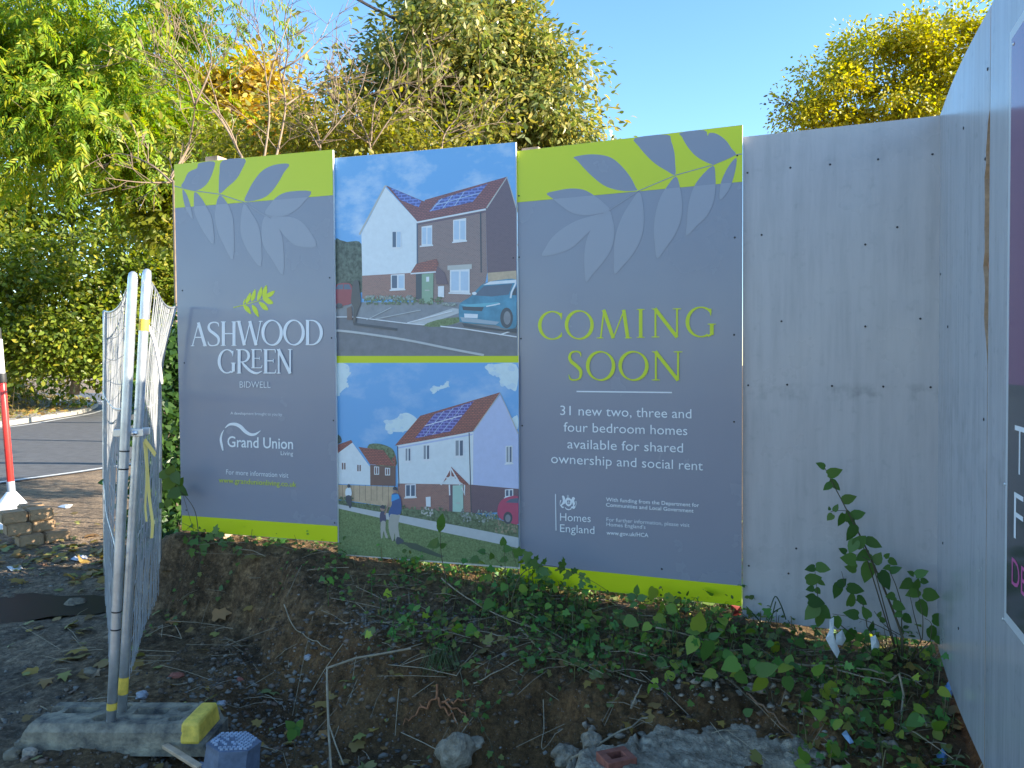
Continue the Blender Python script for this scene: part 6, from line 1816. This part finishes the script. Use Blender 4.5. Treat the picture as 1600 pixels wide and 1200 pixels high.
# exposed roots in the soil cut
m = MB()
for pts in [[(683, 1075), (682, 1092), (672, 1108), (655, 1103)], [(684, 1095), (692, 1112), (705, 1122), (714, 1135)], [(690, 1105), (715, 1098), (735, 1092)], [(672, 1108), (650, 1118), (630, 1135)], [(690, 1105), (722, 1115), (732, 1133)]]:
    q3 = []
    for x_, y_ in cr_open(pts, 4):
        p = ground_pt(x_, y_, .0); q3.append(p + (CAM - p).normalized() * .015)
    m.tube(q3, [.006 * (1 - .6 * k_ / (len(q3) - 1)) for k_ in range(len(q3))], 5)
g = ground_pt(684, 1095, .0); tag(m.build('tree_root', plain('raw root', (.30, .12, .05), .85, var=.4, vscale=40), loc=g), 'torn orange-brown roots sticking out of the soil cut', 'root')
# fine twigs scattered over the bank
m = MB()
x, y, o = field(640, r, lambda s, q: .15 + dens(s, q) * .6 + .4 * (q > .1) * (s > .2) * (q < 1.1))
for i_ in range(640):
    zz = H(x[i_], y[i_]); a_ = random.uniform(0, 6.28); ln = random.uniform(.04, .22) if i_ % 4 else random.uniform(.18, .42); dv = Vector((math.cos(a_), math.sin(a_), random.uniform(-.05, .18))) * ln
    p = Vector((x[i_], y[i_], zz + .012)); q_ = p + dv; zz2 = H(q_.x, q_.y); q_.z = max(q_.z, zz2 + .01) if zz2 - q_.z > 0 else q_.z
    m.tube([p, (p + q_) / 2 + Vector((0, 0, random.uniform(-.004, .014))), q_], random.uniform(.0009, .0022), 4, cap=False)
tag(m.build('twig_litter', M_dry), kind='stuff')


# scraps of litter
def scrap(label, pts, z, mat, puff=.015, d=None, seed=0):
    rr = random.Random(seed)
    n = len(pts)
    if d:
        ps = [P(x_, y_, d) for x_, y_ in pts]
    else:
        cx_, cy_ = np.mean([q_[0] for q_ in pts]), np.mean([q_[1] for q_ in pts]); g0 = hit(cx_, cy_)
        ps = []
        for x_, y_ in pts:
            p = PZ(x_, y_, g0.z); p = g0 + (p - g0) * min(1, .12 / max((p - g0).length, 1e-6)); p.z = max(H(p.x, p.y), g0.z - .02) + .008; ps.append(p)
    c = sum(ps, Vector()) / n + Vector((0, -.01, puff)); m_ = MB()
    inner = [(p * .55 + c * .45) + Vector((0, 0, rr.uniform(-.2, 1) * puff)) for p in ps]
    th_ = Vector((0, 0, -.002))
    m_.add(ps + inner + [c], [(k_, (k_ + 1) % n, n + (k_ + 1) % n, n + k_) for k_ in range(n)] + [(n + k_, n + (k_ + 1) % n, 2 * n) for k_ in range(n)])
    m_.add([p + th_ for p in ps + inner + [c]], [(n + k_, n + (k_ + 1) % n, (k_ + 1) % n, k_) for k_ in range(n)] + [(2 * n, n + (k_ + 1) % n, n + k_) for k_ in range(n)])
    return tag(m_.build('litter_scrap', mat, loc=c), label, 'litter')


M_pl = plain('white plastic sheet', (.66, .68, .70), .4, var=.15, vscale=30); M_blu = plain('blue plastic', (.12, .26, .48), .45)
scrap('long torn strip of white plastic hanging under the sapling leaves', [(1296, 968), (1303, 964), (1301, 985), (1305, 1000), (1312, 1018), (1308, 1028), (1298, 1012), (1290, 997), (1296, 985)], .3, M_pl, .01, 3.42, 1)
scrap('white plastic flap between the sapling stems', [(1306, 992), (1316, 984), (1322, 998), (1316, 1008), (1306, 1006)], .3, M_pl, .01, 3.46, 2)
scrap('grey-white rag at the foot of the sapling, right of the white flap', [(1360, 996), (1368, 992), (1374, 1005), (1374, 1016), (1362, 1016)], .3, M_pl, .01, 3.44, 3)
scrap('scrap of pale blue plastic beside the broken concrete', [(1315, 1144), (1322, 1142), (1334, 1155), (1328, 1157)], .1, plain('pale blue', (.28, .42, .62), .4), .01, None, 4)
scrap('dark blue scrap near the foot of the streaked board', [(1463, 1180), (1472, 1176), (1482, 1182), (1476, 1190), (1466, 1188)], .1, M_blu, .015, None, 5)
scrap('blue crumpled wrapper against the streaked board, higher up', [(1476, 1076), (1486, 1072), (1492, 1082), (1486, 1088), (1477, 1086)], .15, M_blu, .02, None, 6)
scrap('white plastic wrapper on leaves right of the stacked blocks', [(90, 793), (100, 790), (108, 794), (115, 789), (114, 797), (100, 799)], .0, M_pl, .03, None, 7)
scrap('flat white scrap on the dark gravel below the stacked blocks', [(10, 889), (32, 884), (36, 888), (18, 893)], .0, M_pl, .005, None, 8)
scrap('pale lilac bag on the gravel left of the mesh fence', [(110, 876), (122, 868), (138, 870), (136, 878), (120, 880)], .0, plain('lilac bag', (.42, .42, .48), .5), .03, None, 9)
g = hit(347, 966)
tag(leaf_obj('fallen_leaf', [tuple(g + Vector((-.05, -.02, .02)))], [(.9, .25, .1)], [(0, -.45, .8)], .12, .105, SH_LOBE, plain('brown leaf', (.30, .16, .06), .8), loc=g), 'big brown sycamore leaf lying at the foot of the soil bank', 'leaf')
scrap('red rag half hidden under the lime band corner', [(1140, 944), (1158, 948), (1158, 966), (1146, 962)], .3, plain('red rag', (.25, .03, .02), .7), .01, 3.98, 11)
